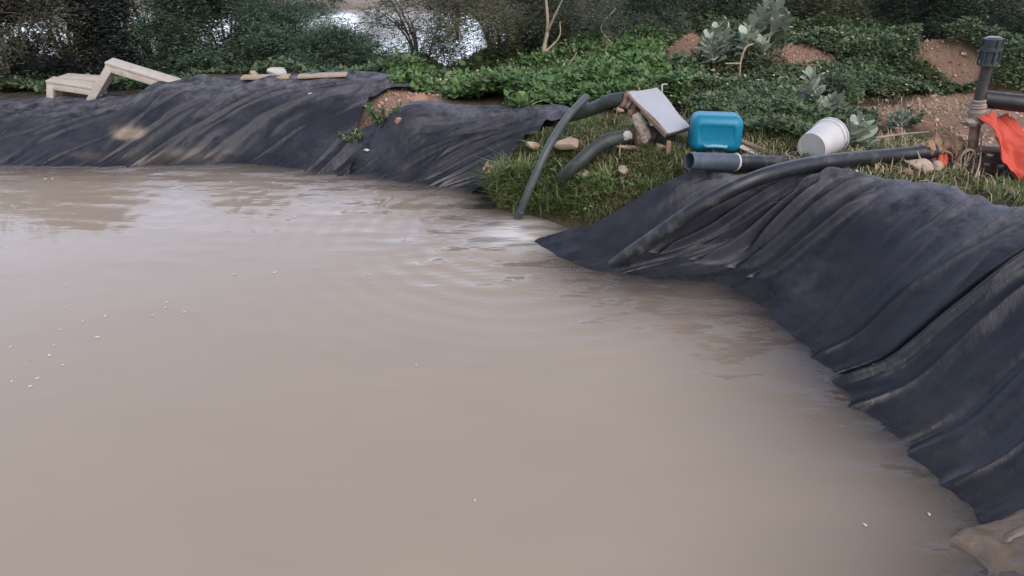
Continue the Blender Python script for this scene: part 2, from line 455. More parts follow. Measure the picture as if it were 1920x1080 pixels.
for i_, (w, c) in enumerate(zip(list(Wp), Cp)):                 # the sheet lies proud of the earth: set the earth back by that much
    Wp[i_] = w + (c - w) / np.linalg.norm(c - w) * (.24 if i_ >= 17 else .19 if i_ == 16 else .13 if i_ >= 11 else .045)
NST = len(ST)
# the part of the bank behind the photographer
for w, c, h in (((1.25, .75), (2.2, .5), .66), ((.6, .35), (.9, -.5), .6), ((-1.5, .3), (-1.5, -.6), .5), ((-4.5, .6), (-4.8, -.3), .5),
                ((-7.2, 2.2), (-8.2, 1.8), .45), ((-7.6, 4.6), (-8.7, 5.0), .3)):
    Wp.append(np.array(w)); Cp.append(np.array(c)); Hp.append(h)
Wp, Cp, Hp = np.array(Wp), np.array(Cp), np.array(Hp)
NB = len(Wp)
def closed(u, A):
    """Catmull-Rom over the closed control list"""
    u = np.asarray(u, float) % NB; i = np.floor(u).astype(int); f = (u - i)
    if A.ndim > 1: f = f[..., None]
    a, b, c, d = A[(i - 1) % NB], A[i % NB], A[(i + 1) % NB], A[(i + 2) % NB]
    return .5 * ((2 * b) + (c - a) * f + (2 * a - 5 * b + 4 * c - d) * f ** 2 + (3 * b - a - 3 * c + d) * f ** 3)
UB = np.linspace(0, NB, NB * 24, endpoint=False)
WB, CB, HB = closed(UB, Wp), closed(UB, Cp), closed(UB, Hp)
LB = np.linalg.norm(CB - WB, axis=1)

# height of the land on a fine grid, then looked up
GX0, GX1, GY0, GY1, GD = -12.0, 12.0, -4.0, 26.0, .06
gx, gy = np.arange(GX0, GX1, GD), np.arange(GY0, GY1, GD)
def land_raw(x, y):
    sh = x.shape; x, y = x.ravel(), y.ravel()
    dd = np.empty(len(x)); ii = np.empty(len(x), int)
    for k in range(0, len(x), 4000):
        D = (x[k:k + 4000, None] - WB[None, :, 0]) ** 2 + (y[k:k + 4000, None] - WB[None, :, 1]) ** 2
        ii[k:k + 4000] = D.argmin(1); dd[k:k + 4000] = np.sqrt(D.min(1))
    ins = inpoly(x, y, [tuple(p) for p in WB])
    d = np.where(ins, -dd, dd); H, L = HB[ii], LB[ii]
    # plain beyond the bank: low towards the river on the left, higher on the right
    right = sstep(-1.2, 1.2, x - .05 * (y - 6))
    plain = -.12 + right * .52
    plain = plain + right * .05 * fbm(x * .5, y * .5, 5)
    riv = sstep(11.0, 12.6, y + .25 * fbm(x * .6, y * .6, 3)) * (1 - sstep(-1.0, .6, x - .12 * (y - 12) + .4 * vnoise(y * .7, x * .2, 9)))
    riv = riv * (1 - sstep(18.2, 20.0, y))
    plain = plain - riv * .55
    s = np.clip(d / np.maximum(L, .3), -3, None)
    up = H * np.sin(np.clip(s, 0, 1) * math.pi / 2) ** .92
    back = sstep(L + .35, L + 2.0, d)
    z = np.where(d < 0, np.maximum((.42 - .02 * sstep(-.5, 1.0, x)) * (1 - .5 * np.exp(-((x - .45) / .5) ** 2 - ((y - 4.6) / .7) ** 2)) * d, -.9), up * (1 - back) + plain * back)
    return z.reshape(sh), d.reshape(sh)
XX, YY = np.meshgrid(gx, gy, indexing='ij')
near = (XX > -9.5) & (XX < 6) & (YY < 12.5)
GZ, GDIST = land_raw(XX, YY)
for _ in range(3):                              # soften the corners
    P_ = np.pad(GZ, 1, mode='edge')
    GZ = (P_[:-2, 1:-1] + P_[2:, 1:-1] + P_[1:-1, :-2] + P_[1:-1, 2:] + 2 * P_[1:-1, 1:-1]) / 6
def bump_at(px, py, z, h, rx, ry, rot=0.0):
    global GZ
    c = at(px, py, z); dx, dy = XX - c[0], YY - c[1]
    a, b = dx * math.cos(rot) + dy * math.sin(rot), -dx * math.sin(rot) + dy * math.cos(rot)
    GZ = GZ + h * np.exp(-(a / rx) ** 2 - (b / ry) ** 2)
bump_at(765, 215, .42, .16, .24, .20)           # the bared heap between two liners
bump_at(1288, 115, .45, .32, .24, .25)          # red heap behind the pump
bump_at(1775, 150, .45, .42, .75, .26, -.60)    # sandy heap on the right
bump_at(1770, 215, .45, .10, .5, .3)
bump_at(1480, 120, .45, .25, .8, .5)
out = GDIST > .25
GZ = GZ + np.where(out, .025 * fbm(XX * 2.2, YY * 2.2, 21) + .012 * fbm(XX * 7, YY * 7, 31), 0)
def G(x, y):
    x, y = np.asarray(x, float), np.asarray(y, float)
    fx = np.clip((x - GX0) / GD, 0, len(gx) - 1.001); fy = np.clip((y - GY0) / GD, 0, len(gy) - 1.001)
    i, j = fx.astype(int), fy.astype(int); a, b = fx - i, fy - j
    return (GZ[i, j] * (1 - a) + GZ[i + 1, j] * a) * (1 - b) + (GZ[i, j + 1] * (1 - a) + GZ[i + 1, j + 1] * a) * b
def DIST(x, y):
    i = np.clip(((np.asarray(x) - GX0) / GD).astype(int), 0, len(gx) - 1); j = np.clip(((np.asarray(y) - GY0) / GD).astype(int), 0, len(gy) - 1)
    return GDIST[i, j]
def on(px, py, dz=0.0):
    """where the line of sight meets the land"""
    d = ray(px, py); d = d / np.linalg.norm(d); tt = np.arange(1.0, 26, .015)
    P = np.array([0, 0, CAM_Z]) + tt[:, None] * d
    below = P[:, 2] < G(P[:, 0], P[:, 1]) + dz
    k = np.argmax(below) if below.any() else len(tt) - 1
    return P[k]

# ------------------------------------------------------------------ ground
def axis(lo, hi, step, far):
    a = list(np.arange(lo, hi + 1e-6, step)); g = step
    while a[-1] < far: g *= 1.25; a.append(a[-1] + g)
    g = step
    while a[0] > -far: g *= 1.25; a.insert(0, a[0] - g)
    return np.array(a)
ax, ay = axis(-9, 6, .06, 400), axis(-2, 13, .06, 400)
AX, AY = np.meshgrid(ax, ay, indexing='ij')
AZ = G(AX, AY)
PX, PY = proj(AX, AY, AZ)
BARE = [[(1244, 90), (1268, 62), (1320, 62), (1314, 108), (1292, 145), (1250, 138)],
        [(1706, 66), (1745, 66), (1795, 95), (1856, 118), (1856, 172), (1800, 162), (1755, 142), (1716, 112)],
        [(1690, 192), (1760, 176), (1930, 180), (1990, 300), (1850, 300), (1760, 255), (1700, 228)],
        [(1600, 198), (1690, 196), (1700, 226), (1610, 224)],
        [(1470, 80), (1530, 95), (1585, 125), (1500, 130), (1400, 105)],
        [(715, 168), (830, 172), (835, 215), (780, 250), (740, 285), (660, 280), (690, 215)]]
def bare(px, py, grow=0):
    m = np.zeros(np.shape(px), bool)
    jx = 10 * vnoise(np.asarray(px) / 12, np.asarray(py) / 12, 77); jy = 8 * vnoise(np.asarray(px) / 11, np.asarray(py) / 11, 78)
    for p in BARE: m |= inpoly(px + jx, py + jy, p)
    return m
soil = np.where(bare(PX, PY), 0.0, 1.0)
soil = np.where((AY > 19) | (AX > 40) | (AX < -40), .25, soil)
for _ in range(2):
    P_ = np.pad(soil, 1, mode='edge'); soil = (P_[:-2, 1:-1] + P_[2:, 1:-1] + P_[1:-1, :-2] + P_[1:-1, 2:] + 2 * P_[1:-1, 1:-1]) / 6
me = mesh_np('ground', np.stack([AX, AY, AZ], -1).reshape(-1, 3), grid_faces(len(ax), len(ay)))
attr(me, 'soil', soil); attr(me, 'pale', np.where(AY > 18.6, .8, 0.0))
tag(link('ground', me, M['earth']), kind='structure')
# river beyond the bushes
xs, ys = np.linspace(-40, 3, 90), np.linspace(10.4, 21.5, 50)
A, B = np.meshgrid(xs, ys, indexing='ij')
me = mesh_np('river_water', np.stack([A, B, np.full_like(A, -.40)], -1).reshape(-1, 3), grid_faces(90, 50))
tag(link('river_water', me, M['river']), kind='structure')

# ------------------------------------------------------------------ pond water
xs, ys = np.arange(-8.4, 2.6, .04), np.arange(-.2, 7.4, .04)
A, B = np.meshgrid(xs, ys, indexing='ij')
DD = DIST(A, B)
msk = (DD < .5)
fm = msk[:-1, :-1] & msk[1:, :-1] & msk[:-1, 1:] & msk[1:, 1:]
me = mesh_np('pond_water', np.stack([A, B, np.zeros_like(A)], -1).reshape(-1, 3), grid_faces(len(xs), len(ys), fm))
dep = np.maximum(0, -(G(A, B) + .035 + .045 * sstep(-.2, .8, A)))
churn = np.exp(-(np.hypot(A - at(968, 438, 0)[0], B - at(968, 438, 0)[1]) / .30) ** 2)
attr(me, 'shallow', (1 - .95 * churn) * np.clip(np.exp(-(dep / (.15 + .06 * sstep(-.4, 1.0, A))) ** 1.3) - .01, 0, 1) * .93)  # shallows show the liner; by the far bank this imitates its dark reflection
src = at(968, 438, 0); rr = np.hypot(A - src[0], B - src[1])
attr(me, 'churn', np.exp(-(rr / .30) ** 2) * (.75 + .5 * fbm(A * 9, B * 9, 4)))
edge = np.exp(-np.maximum(0, -DD) / .42)
attr(me, 'chop', .03 + 1.0 * edge + .9 * np.exp(-(rr / .55) ** 2))
attr(me, 'ring', .10 * np.sin(rr * 2 * math.pi / .16 + 1.2 * fbm(A * 1.6, B * 1.6, 8)) * np.exp(-rr / .75) * sstep(.1, .4, rr))
tag(link('pond_water', me, M['water']), kind='structure')

# ------------------------------------------------------------------ the three polythene liners
ARC = np.concatenate([[0], np.cumsum(np.linalg.norm(np.diff(WB, axis=0), axis=1))])
def arc(u): return np.interp(u, UB, ARC[:len(UB)])
def liner(label, u0, u1, nu, t0, tback, edges, pleats, seed, wr_k, mudf=None, nv=150, amp=1.0, name='pond_liner', off0=.052, dust0=.03):
    """edges(t) -> (start shift, end shift) in station units"""
    tt = np.linspace(0, 1, nv)
    k = np.linspace(0, 1, nu)
    K, V = np.meshgrid(k, tt, indexing='ij')
    tb = tback + .12 * fbm(k * (u1 - u0) * 2.2, k * 0 + seed, seed) + .05 * fbm(k * (u1 - u0) * 9, k * 0, seed + 3)
    T = t0 + V * (tb[:, None] - t0)                 # 0 waterline, 1 crest
    e0, e1 = edges(T)
    U = (u0 + e0) + K * ((u1 + e1) - (u0 + e0))
    Wu, Cu = closed(U, Wp), closed(U, Cp)
    D = Cu - Wu; L = np.linalg.norm(D, axis=-1); N = D / L[..., None]
    XY = Wu + D * T[..., None]
    S = arc(U); TM = T * L
    X, Y = XY[..., 0], XY[..., 1]
    Z = G(X, Y)
    # folds
    q0 = S - wr_k * TM
    f = amp * (.020 * fbm(q0 * 2.0, TM * .7, seed + 1) + .016 * fbm(q0 * 6.0, TM * 1.1, seed + 2, 3) + .006 * fbm(q0 * 19, TM * 3.0, seed + 5, 3))
    rdg = lambda a, b, sd: 1 - 2.2 * np.abs(vnoise(a, b, sd))
    f = f + amp * (.017 * rdg(q0 * 2.6, TM * .8, seed + 21) + .012 * rdg(q0 * 6.5, TM * 1.5, seed + 22) + .006 * rdg(q0 * 13, TM * 2.6, seed + 23)) * (.35 + .65 * sstep(-.3, .5, vnoise(S * 1.1, TM * 1.4, seed + 24)))
    f = f + .025 * fbm(S * 1.3, TM * 1.3, seed + 9, 2)
    for (s0, kk, cc, a, w, ta, tb_, kind) in pleats:
        q = S - s0 - kk * TM - cc * TM * TM + .03 * fbm(TM * 2.5, TM * 0 + s0, seed + 13, 2)
        win = sstep(ta - .12, ta + .12, T) * (1 - sstep(tb_ - .15, tb_ + .15, T))
        if kind == 'r': f = f + win * a * (.45 * np.exp(-(q / w) ** 2) + .75 * np.exp(-np.abs(q) / (.55 * w)))
        elif kind == 'g': f = f + win * (-a * np.exp(-(q / w) ** 2) + .7 * a * np.exp(-((q - 2.4 * w) / (1.6 * w)) ** 2))
        else:                                       # step: one sheet lapping over the next
            f = f + win * a * sstep(-w, w, q) * np.exp(-np.maximum(q, 0) / .35)
    off = off0 * (1 - .85 * sstep(.0, 1, (V - .90) / .10))
    f = np.maximum(f, .030 - off0)
    fade = 1 - .8 * sstep(0, 1, (V - .92) / .08)
    f = f * fade
    steep = 1 - sstep(.5, 1.05, T)
    X = X - N[..., 0] * f * .6 * steep; Y = Y - N[..., 1] * f * .6 * steep
    Z = Z + off + f * (.8 + .2 * (1 - steep))
    me = mesh_np(name, np.stack([X, Y, Z], -1).reshape(-1, 3), grid_faces(nu, nv))
    attr(me, 'dust', np.clip(sstep(.35, .95, T) * 1.05 + dust0 + .28 * fbm(S * 2, TM * 2, seed + 7), 0, 1))
    attr(me, 'mud_and_refl', np.clip((0 if mudf is None else mudf(X, Y, Z, T)) + (.34 if off0 < .08 else .10) * np.exp(-((Z - .035) / .04) ** 2) * sstep(.05, .5, fbm(S * 2.4, TM * 3, seed + 6)) + (.75 if off0 < .08 else .0) * (1 - sstep(-.06, -.01, Z)), 0, 1))  # mud; on the far liners its underwater brown imitates the bank's reflection
    attr(me, 'wet', 1 - sstep(.02, .10, Z + .03 * fbm(S * 5, S * 0, seed + 4)))
    o = link(name, me, M['polythene'])
    tag(o, label, 'pond liner', 'black plastic liners over the pond bank')
    return o
rnd = random.Random(4)
sA0, sA1 = arc(0.2), arc(5.2)
plA = [(arc(2.35), 1.2, .1, .050, .05, -.1, 1.1, 'g'), (arc(2.0), .9, .1, .03, .05, .0, 1.0, 'r'), (arc(3.0), 1.25, 0, .035, .05, -.2, .9, 'r'),
       (arc(3.5), 1.2, 0, .04, .06, .0, 1.0, 'r'), (arc(5.05), .55, .1, .055, .045, -.3, 1.0, 'g'), (arc(4.85), .5, .1, .035, .035, -.2, .9, 'r'),
       (arc(4.65), .55, .1, .03, .03, -.2, .8, 'r'), (arc(4.2), .8, 0, .025, .04, .3, 1.1, 'r')]
for _ in range(20):
    plA.append((rnd.uniform(sA0, sA1), rnd.uniform(.5, 1.4), rnd.uniform(-.2, .2), rnd.uniform(.008, .026), rnd.uniform(.015, .05), rnd.uniform(-.3, .5), rnd.uniform(.6, 1.2), 'r'))
def mudA(X, Y, Z, T):
    px, py = proj(X, Y, Z)
    px = px + 16 * fbm(X * 6, Y * 6 + T * 3, 51); py = py + 12 * fbm(X * 7, T * 9, 52)
    a = np.exp(-(((px - 240) / 28) ** 2 + ((py - 246) / 13) ** 2) ** 1.5)
    b = .7 * np.exp(-(((px - 160) / 30) ** 2 + ((py - 290) / 7) ** 2) ** 1.5) + .5 * np.exp(-(((px - 350) / 35) ** 2 + ((py - 285) / 9) ** 2) ** 1.5)
    return np.clip(a * 1.3 + b * .5, 0, 1)
liner('black plastic liner draped over the far left bank below the white wooden frames', -.3, 5.15, 620, -.55, 1.30,
      lambda T: (0 * T, .10 - .25 * np.exp(-((T - .45) / .3) ** 2) + .28 * sstep(.75, 1.1, T)), plA, 11, 1.0, mudA, amp=.95, dust0=.16)
sB0, sB1 = arc(5.4), arc(8.1)
plB = [(arc(6.0), .9, .5, .05, .05, .35, 1.2, 'g'), (arc(6.9), 1.1, .2, .035, .05, .1, 1.1, 'r'), (arc(7.4), .9, .2, .03, .04, -.2, 1.0, 'r'), (arc(6.3), 1.4, .5, .03, .05, .0, .8, 'r')]
for _ in range(12):
    plB.append((rnd.uniform(sB0, sB1), rnd.uniform(.5, 1.4), rnd.uniform(-.2, .4), rnd.uniform(.008, .024), rnd.uniform(.015, .045), rnd.uniform(-.3, .5), rnd.uniform(.6, 1.2), 'r'))
liner('black plastic liner between the bare red heap and the grassy tongue', 5.32, 8.25, 330, -.6, 1.12,
      lambda T: (-.24 + .80 * sstep(.22, .50, T) + .42 * sstep(.70, 1.0, T), -.10 + .2 * sstep(.2, .9, T)), plB, 23, .9, None, amp=1.15, dust0=.14)
sC0, sC1 = arc(11.), arc(18)
plC = [(arc(15.25), .38, -.10, .080, .020, -.3, 1.5, 'g'), (arc(15.25) + .10, .38, -.10, .014, .06, -.3, 1.5, 'r'),
       (arc(14.3), .12, .0, .035, .02, .55, 1.3, 'g'), (arc(13.1), .25, 0, .08, .016, -.1, .75, 'g'), (arc(13.35), .35, 0, .07, .014, -.1, .6, 'g'), (arc(12.95), .0, 0, .07, .014, .1, .7, 'g'),
       (arc(12.75), .1, 0, .085, .020, -.2, .9, 'g'), (arc(11.9), .30, .1, .09, .020, .0, 1.1, 'g'), (arc(12.15), .25, .1, .08, .018, -.1, 1.0, 'g'), (arc(12.4), .5, .0, .07, .016, .1, .9, 'g'),
       (arc(15.75), .30, -.1, .030, .05, -.4, .5, 'r'), (arc(16.35), .25, 0, .018, .03, -.4, .35, 'g'), (arc(16.9), .2, 0, .016, .05, -.4, .5, 'r'), (arc(17.5), .1, 0, .04, .02, -.4, 1.2, 'g'),
       (arc(14.75), .25, 0, .03, .05, -.3, .9, 'r')]
for _ in range(42):
    plC.append((rnd.uniform(sC0, sC1), rnd.uniform(-.05, .45), rnd.uniform(-.15, .1), rnd.uniform(.003, .011), rnd.uniform(.012, .05), rnd.uniform(-.3, .6), rnd.uniform(.6, 1.3), 'r'))
def mudC(X, Y, Z, T):
    c = at(1920, 1045, 0.03)
    r = np.hypot((X - c[0]) / .22, (Y - c[1]) / .17) + .25 * fbm(X * 9, Y * 9, 3)
    return 1 - sstep(.75, 1.1, r)
liner('black plastic liner over the right bank, running under the long pipe towards the near corner', 11.25, 18.5, 760, -1.7, 1.10,
      lambda T: (-.05 + .25 * sstep(-.1, .8, T) + .05 * fbm(T * 6, T * 0, 5), 0 * T), plC, 37, .15, mudC, nv=280, amp=.62, off0=.10)

# silt heaped on the liner in the near corner
c = at(1950, 1040, 0.0)
rr_, th_ = np.meshgrid(np.linspace(0, 1, 40), np.linspace(0, 2 * math.pi, 73), indexing='ij')
sx, sy = c[0] + .34 * rr_ * np.cos(th_) * (1 + .2 * np.sin(3 * th_ + 1)), c[1] + .20 * rr_ * np.sin(th_) * (1 + .15 * np.sin(2 * th_))
sz = np.maximum(G(sx, sy) + .09, .0) + .05 * (1 - rr_ ** 2) + .028 * fbm(sx * 6, sy * 9, 14) * (1 - rr_) ** .5 + .010 * fbm(sx * 22, sy * 30, 15) - .05 * sstep(.8, 1, rr_)
M['silt'] = simple('wet_silt', (.10, .075, .052), (.17, .125, .088), 14, .45, .7, .012, dirt=(.11, .12, .075), dscale=9, dpos=(.5, .75))
o = link('silt', mesh_np('silt', np.stack([sx, sy, sz], -1).reshape(-1, 3), grid_faces(40, 73)), M['silt']); tag(o, kind='structure')

# ------------------------------------------------------------------ pipes and hoses
def pt(px, py, z): return at(px, py, z)
def tube_thing(name, label, cat, pts, rad, mat, group=None, wall=0.0, seg=18, n=10, wob=0.0):
    mb = MB(); mb.tube(pts, rad, seg, n, True, wall, wob)
    o = mb.build(name, M[mat]); tag(o, label, cat, group); return o
tube_thing('hose', 'thin grey hose arching off the grass and dipping straight into the water', 'hose',
           [pt(962, 424, -.08), pt(972, 405, .02), pt(997, 345, .27), pt(1028, 277, .50), pt(1058, 228, .63), pt(1080, 202, .70), pt(1100, 182, .74)], .029, 'hose', None, .006)
tube_thing('hose', 'thick dark hose from the rusty top flange of the pump down behind the thin hose', 'hose',
           [aty(1060, 218, 5.60), aty(1092, 210, 5.50), aty(1118, 201, 5.42), aty(1145, 189, 5.34), aty(1172, 186, 5.28)], .050, 'darkhose', 'thick hoses of the pump', .008)
tube_thing('hose', 'thick dark hose from the foot of the pump sinking into the grass', 'hose',
           [pt(1028, 372, .06), pt(1045, 345, .20), pt(1078, 312, .36), pt(1112, 281, .47), pt(1140, 264, .53), pt(1172, 256, .545)], .050, 'darkhose', 'thick hoses of the pump', .008)
lp = [pt(1120, 520, -.12), pt(1158, 492, .03), pt(1230, 442, .24), pt(1320, 382, .46), pt(1410, 338, .60), pt(1490, 314, .635), pt(1580, 300, .63), pt(1670, 292, .61), pt(1752, 284, .62)]
tube_thing('pipe', 'long black pipe crossing the right liner from the sacking joint into the water', 'pipe', lp, .047, 'pipe', 'black pipes on the bank', .006, 22)
# short pipe with coupling
yq = pt(1378, 305, .55)[1]; pa, pb, pc = aty(1292, 302, yq - .13), aty(1378, 304, yq), aty(1505, 306, yq + .19)
base = thing('pipe', 'short black pipe with a pale blue open end lying below the blue jerrycan', 'pipe', pb, 'black pipes on the bank')
mb = MB(); mb.tube([pb, pc], .050, 22, 8, True, 0); mb.build('pipe_body', M['pipe'], base)
mb = MB(); mb.tube([pa, (pa + pb) / 2, pb + (pc - pb) * .02], .056, 24, 6, True, .007); mb.build('coupling', M['pipe_blue'], base)
d = (pb - pa) / np.linalg.norm(pb - pa); mb = MB(); mb.tube([pb - d * .006, pb + d * .008], .0585, 24, 3); mb.build('band', M['ring'], base)

# ------------------------------------------------------------------ pump
pc0 = aty(1205, 277, 5.27); pc0[2] = float(G(pc0[0], pc0[1]))
pump = thing('water_pump', 'rusty water pump wrapped with rags under the tilted white sheet', 'pump', pc0)
def frame_to(a, b):
    z = Vector(b) - Vector(a); z.normalize(); return Matrix.Translation(Vector(a)) @ z.to_track_quat('Z', 'Y').to_matrix().to_4x4()
inl = aty(1172, 254, 5.27); cas = aty(1212, 252, 5.24)
mb = MB(); A_ = frame_to(inl, cas + np.array([.06, 0.0, -.01]))
mb.lathe(A_, [(.03, -.01), (.055, 0), (.055, .025), (.040, .03), (.042, .06), (.085, .075), (.100, .09), (.102, .15), (.085, .17), (.055, .18), (.05, .24), (.02, .25)], 28)
mb.build('casing', M['rust'], pump)
top = aty(1183, 188, 5.27)
mb = MB(); mb.tube([aty(1206, 246, 5.26), aty(1203, 226, 5.26), aty(1195, 205, 5.265), aty(1184, 190, 5.27), aty(1168, 187, 5.28)], [.045, .043, .042, .044, .05], 18, 8)
mb.build('outlet_elbow', M['rust'], pump)
for px, py, y, r, mt in ((1170, 187, 5.28, .064, 'rustpink'), (1179, 188, 5.275, .060, 'cloth'), (1188, 193, 5.27, .068, 'rustpink')):
    a = aty(px - 3, py - 1, y); b = aty(px + 3, py + 2, y); mb = MB()
    mb.lathe(frame_to(a, b), [(.035, -.002), (r, 0), (r, .022), (.035, .024)], 20); mb.build('flange', M[mt], pump)
mb = MB()
for i in range(10):
    f = i / 9; c = aty(1196 + 16 * f + 3 * math.sin(i * 2), 222 + 36 * f, 5.17); mb.lump(c, .035, .03, .042, i, i + 40, .4)
mb.build('rag_wrap', M['cloth'], pump)
mb = MB(); mb.lump(aty(1183, 166 + 12, 5.27), .035, .03, .03, 0, 71, .5); mb.lump(aty(1188, 210, 5.24), .04, .03, .04, 0, 72, .4); mb.build('top_rag', M['burlap'], pump)
mb = MB(); mb.lathe(frame_to(aty(1226, 250, 5.22), aty(1262, 262, 5.30)), [(.03, 0), (.075, .005), (.08, .02), (.08, .13), (.07, .15), (.02, .155)], 24); mb.build('motor', M['iron'], pump)
g0 = pc0[2]
mb = MB(); mb.tube([aty(1150, 272, 5.22), aty(1185, 277, 5.2), aty(1220, 273, 5.2), aty(1262, 265, 5.22)], [.010, .016, .02, .018], 8, 6, wob=.15); mb.build('skid', M['palewood'], pump)
mb = MB(); mb.lump(aty(1176, 254, 5.2), .035, .02, .035, 0, 5, .3, flat=True); mb.build('foot_stone', M['whitestone'], pump)

# white sheet roof
TL, TR, BR, BL = aty(1178, 172, 5.20), aty(1232, 164, 5.50), aty(1295, 238, 5.28), aty(1253, 249, 4.98)
ctr = (TL + TR + BR + BL) / 4
roof = thing('metal_cover', 'tilted white metal sheet on a wooden edge frame sheltering the pump', 'cover', (ctr[0], ctr[1], ctr[2] - .05))
nrm = np.cross(BL - TL, TR - TL); nrm /= np.linalg.norm(nrm); nrm *= np.sign(nrm[2])
def slab(corners, th, n, sag=0.0, m=10):
    a, b, c_, d_ = corners; V = []; F = []
    for L in (0, 1):
        for i in range(m):
            for j in range(m):
                u, v = i / (m - 1), j / (m - 1)
                p = (a * (1 - u) + b * u) * (1 - v) + (d_ * (1 - u) + c_ * u) * v
                V.append(p - n * (th * L + sag * math.sin(math.pi * u) * math.sin(math.pi * v) + .006 * math.sin(7 * v + 3 * u)))
    for L in (0, 1):
        for i in range(m - 1):
            for j in range(m - 1):
                q = L * m * m + i * m + j; F.append((q, q + m, q + m + 1, q + 1))
    e = [i * m for i in range(m)] + [(m - 1) * m + j for j in range(1, m)] + [i * m + m - 1 for i in range(m - 2, -1, -1)] + [j for j in range(m - 2, 0, -1)]
    for k in range(len(e)):
        x, y = e[k], e[(k + 1) % len(e)]; F.append((x, y, y + m * m, x + m * m))
    return V, F
mb = MB(); mb.add(*slab((TL, TR, BR, BL), .008, nrm, .006)); mb.build('sheet', M['panel'], roof)
dn = -nrm
mb = MB(); mb.beam(TL + dn * .017 + (BL - TL) * .02, BL + dn * .017, .016, .018, nrm); mb.build('edge_board', M['oldwood'], roof)
mb = MB(); mb.beam(TL + dn * .042 + (BL - TL) * .35 + (TR - TL) * .1, BL + dn * .045 - (BL - TL) * .02 + (TR - TL) * .1, .014, .030, nrm); mb.build('edge_board', M['palewood'], roof)
mb = MB(); mb.beam(BL + dn * .022 + (BR - BL) * .06, BR + dn * .022, .02, .02, nrm); mb.build('edge_board', M['iron'], roof)
for p, q in ((BL + (BR - BL) * .06, .03), (BR - (BR - BL) * .1, .0)):
    mb = MB(); mb.beam((p[0], p[1], float(G(p[0], p[1])) - .05), (p[0], p[1], p[2] - .06), .03, .03, (1, 0, 0)); mb.build('support', M['oldwood'], roof)

# bent white stake behind the sheet
p = aty(1241, 200, 5.6); mb = MB(); mb.tube([(p[0], p[1], float(G(p[0], p[1])) - .05), aty(1241, 178, 5.6), aty(1241, 161, 5.6), aty(1244, 158.5, 5.6), aty(1251, 158, 5.58)], .006, 8, 6)
tag(mb.build('bent_rod', M['ring']), 'thin white rod bent over at its tip behind the white sheet', 'rod')

# ------------------------------------------------------------------ blue jerrycan
jc = pt(1344, 291, .50); jc[2] = float(G(jc[0], jc[1])); w_, h_, d_ = .350, .250, .24
can = thing('jerrycan', 'bright blue plastic jerrycan lying on its side behind the short pipe', 'jerrycan', jc)
rotj = Matrix.Rotation(R(-8), 4, 'Z') @ Matrix.Rotation(R(-3), 4, 'X')
MJ = Matrix.Translation((jc[0], jc[1] + d_ / 2, jc[2] + h_ / 2 + .01)) @ rotj
bm = bmesh.new(); bmesh.ops.create_cube(bm, size=1)
for v in bm.verts: v.co = Vector((v.co.x * w_, v.co.y * d_, v.co.z * h_))
bmesh.ops.bevel(bm, geom=bm.edges[:], offset=.062, segments=7, profile=.5, affect='EDGES')
ff = [f for f in bm.faces if f.normal.y < -.99]
r_ = bmesh.ops.inset_region(bm, faces=ff, thickness=.004, depth=0); r_ = bmesh.ops.inset_region(bm, faces=ff, thickness=.022, depth=-.012)
for sgn in (-1, 1):
    ff = [f for f in bm.faces if f.normal.x * sgn > .99]
    bmesh.ops.inset_region(bm, faces=ff, thickness=.015, depth=0); bmesh.ops.inset_region(bm, faces=ff, thickness=.008, depth=-.006)
bm.transform(MJ); bmesh.ops.translate(bm, verts=list({v for f in ff for v in f.verts}), vec=(MJ.to_3x3() @ Vector((0, 0, -.012))))
mb = MB(); mb.bm(bm); o = mb.build('body', M['blue'], can); o.data.set_sharp_from_angle(angle=R(75))
mb = MB(); y0 = -d_ / 2
mb.tube([MJ @ Vector(v) for v in ((-.075, y0 + .02, -.075), (-.062, y0 - .012, -.074), (-.03, y0 - .018, -.070), (.03, y0 - .018, -.070), (.062, y0 - .012, -.074), (.075, y0 + .02, -.075))], .012, 12, 6)
mb.build('handle', M['blue_pale'], can)

# ------------------------------------------------------------------ white bucket on its side
bc = pt(1522, 292, .50); bc[2] = float(G(bc[0], bc[1]))
axis_ = Vector((.74, .66, .12)).normalized()
r0, r1, Lb = .098, .125, .25
b0 = Vector(pt(1521, 277, .60)); 
MBk = Matrix.Translation(b0) @ axis_.to_track_quat('Z', 'Y').to_matrix().to_4x4()
bucket = thing('bucket', 'white plastic bucket lying on its side with its dirty base facing the pond', 'bucket', bc)
mb = MB(); V = []
prof = [(r0 - .004, .004), (r0, 0), (r0 + .002, .006), (r1 - .006, Lb - .05), (r1 - .004, Lb - .048), (r1 + .004, Lb - .046), (r1 + .004, Lb - .034), (r1 - .004, Lb - .032), (r1 - .002, Lb - .012), (r1 + .006, Lb - .01), (r1 + .006, Lb), (r1 - .006, Lb), (r0 - .004, .012)]
mb.lathe(MBk, prof, 44); mb.build('shell', M['bucket'], bucket)
mb = MB(); mb.lathe(MBk, [(r0 - .010, .010), (r0 - .0045, .0015), (r0 - .016, .0015), (r0 - .018, .008), (.01, .009)], 44); mb.build('base', M['bucket_base'], bucket)
mb = MB()
mb.tube([MBk @ Vector((r1 * math.cos(a) * 1.06, (r1) * math.sin(a) * 1.06, Lb - .03 - .05 * math.sin(a - R(180)))) for a in np.linspace(R(180), R(360), 9)], .003, 6, 4)
mb.build('handle', M['iron'], bucket)

# ------------------------------------------------------------------ boards beside the can
for (a, b, w, th, mt, lb) in (((1385, 263, .55), (1452, 290, .51), .055, .022, 'oldwood', 'brown board lying on the ground between the blue jerrycan and the white bucket'),
                              ((1388, 274, .54), (1425, 291, .50), .07, .012, 'paint', 'short pale board half under the brown board next to the blue jerrycan')):
    mb = MB(); mb.beam(pt(*a), pt(*b), w, th); tag(mb.build('board', M[mt]), lb, 'board', 'boards by the jerrycan')

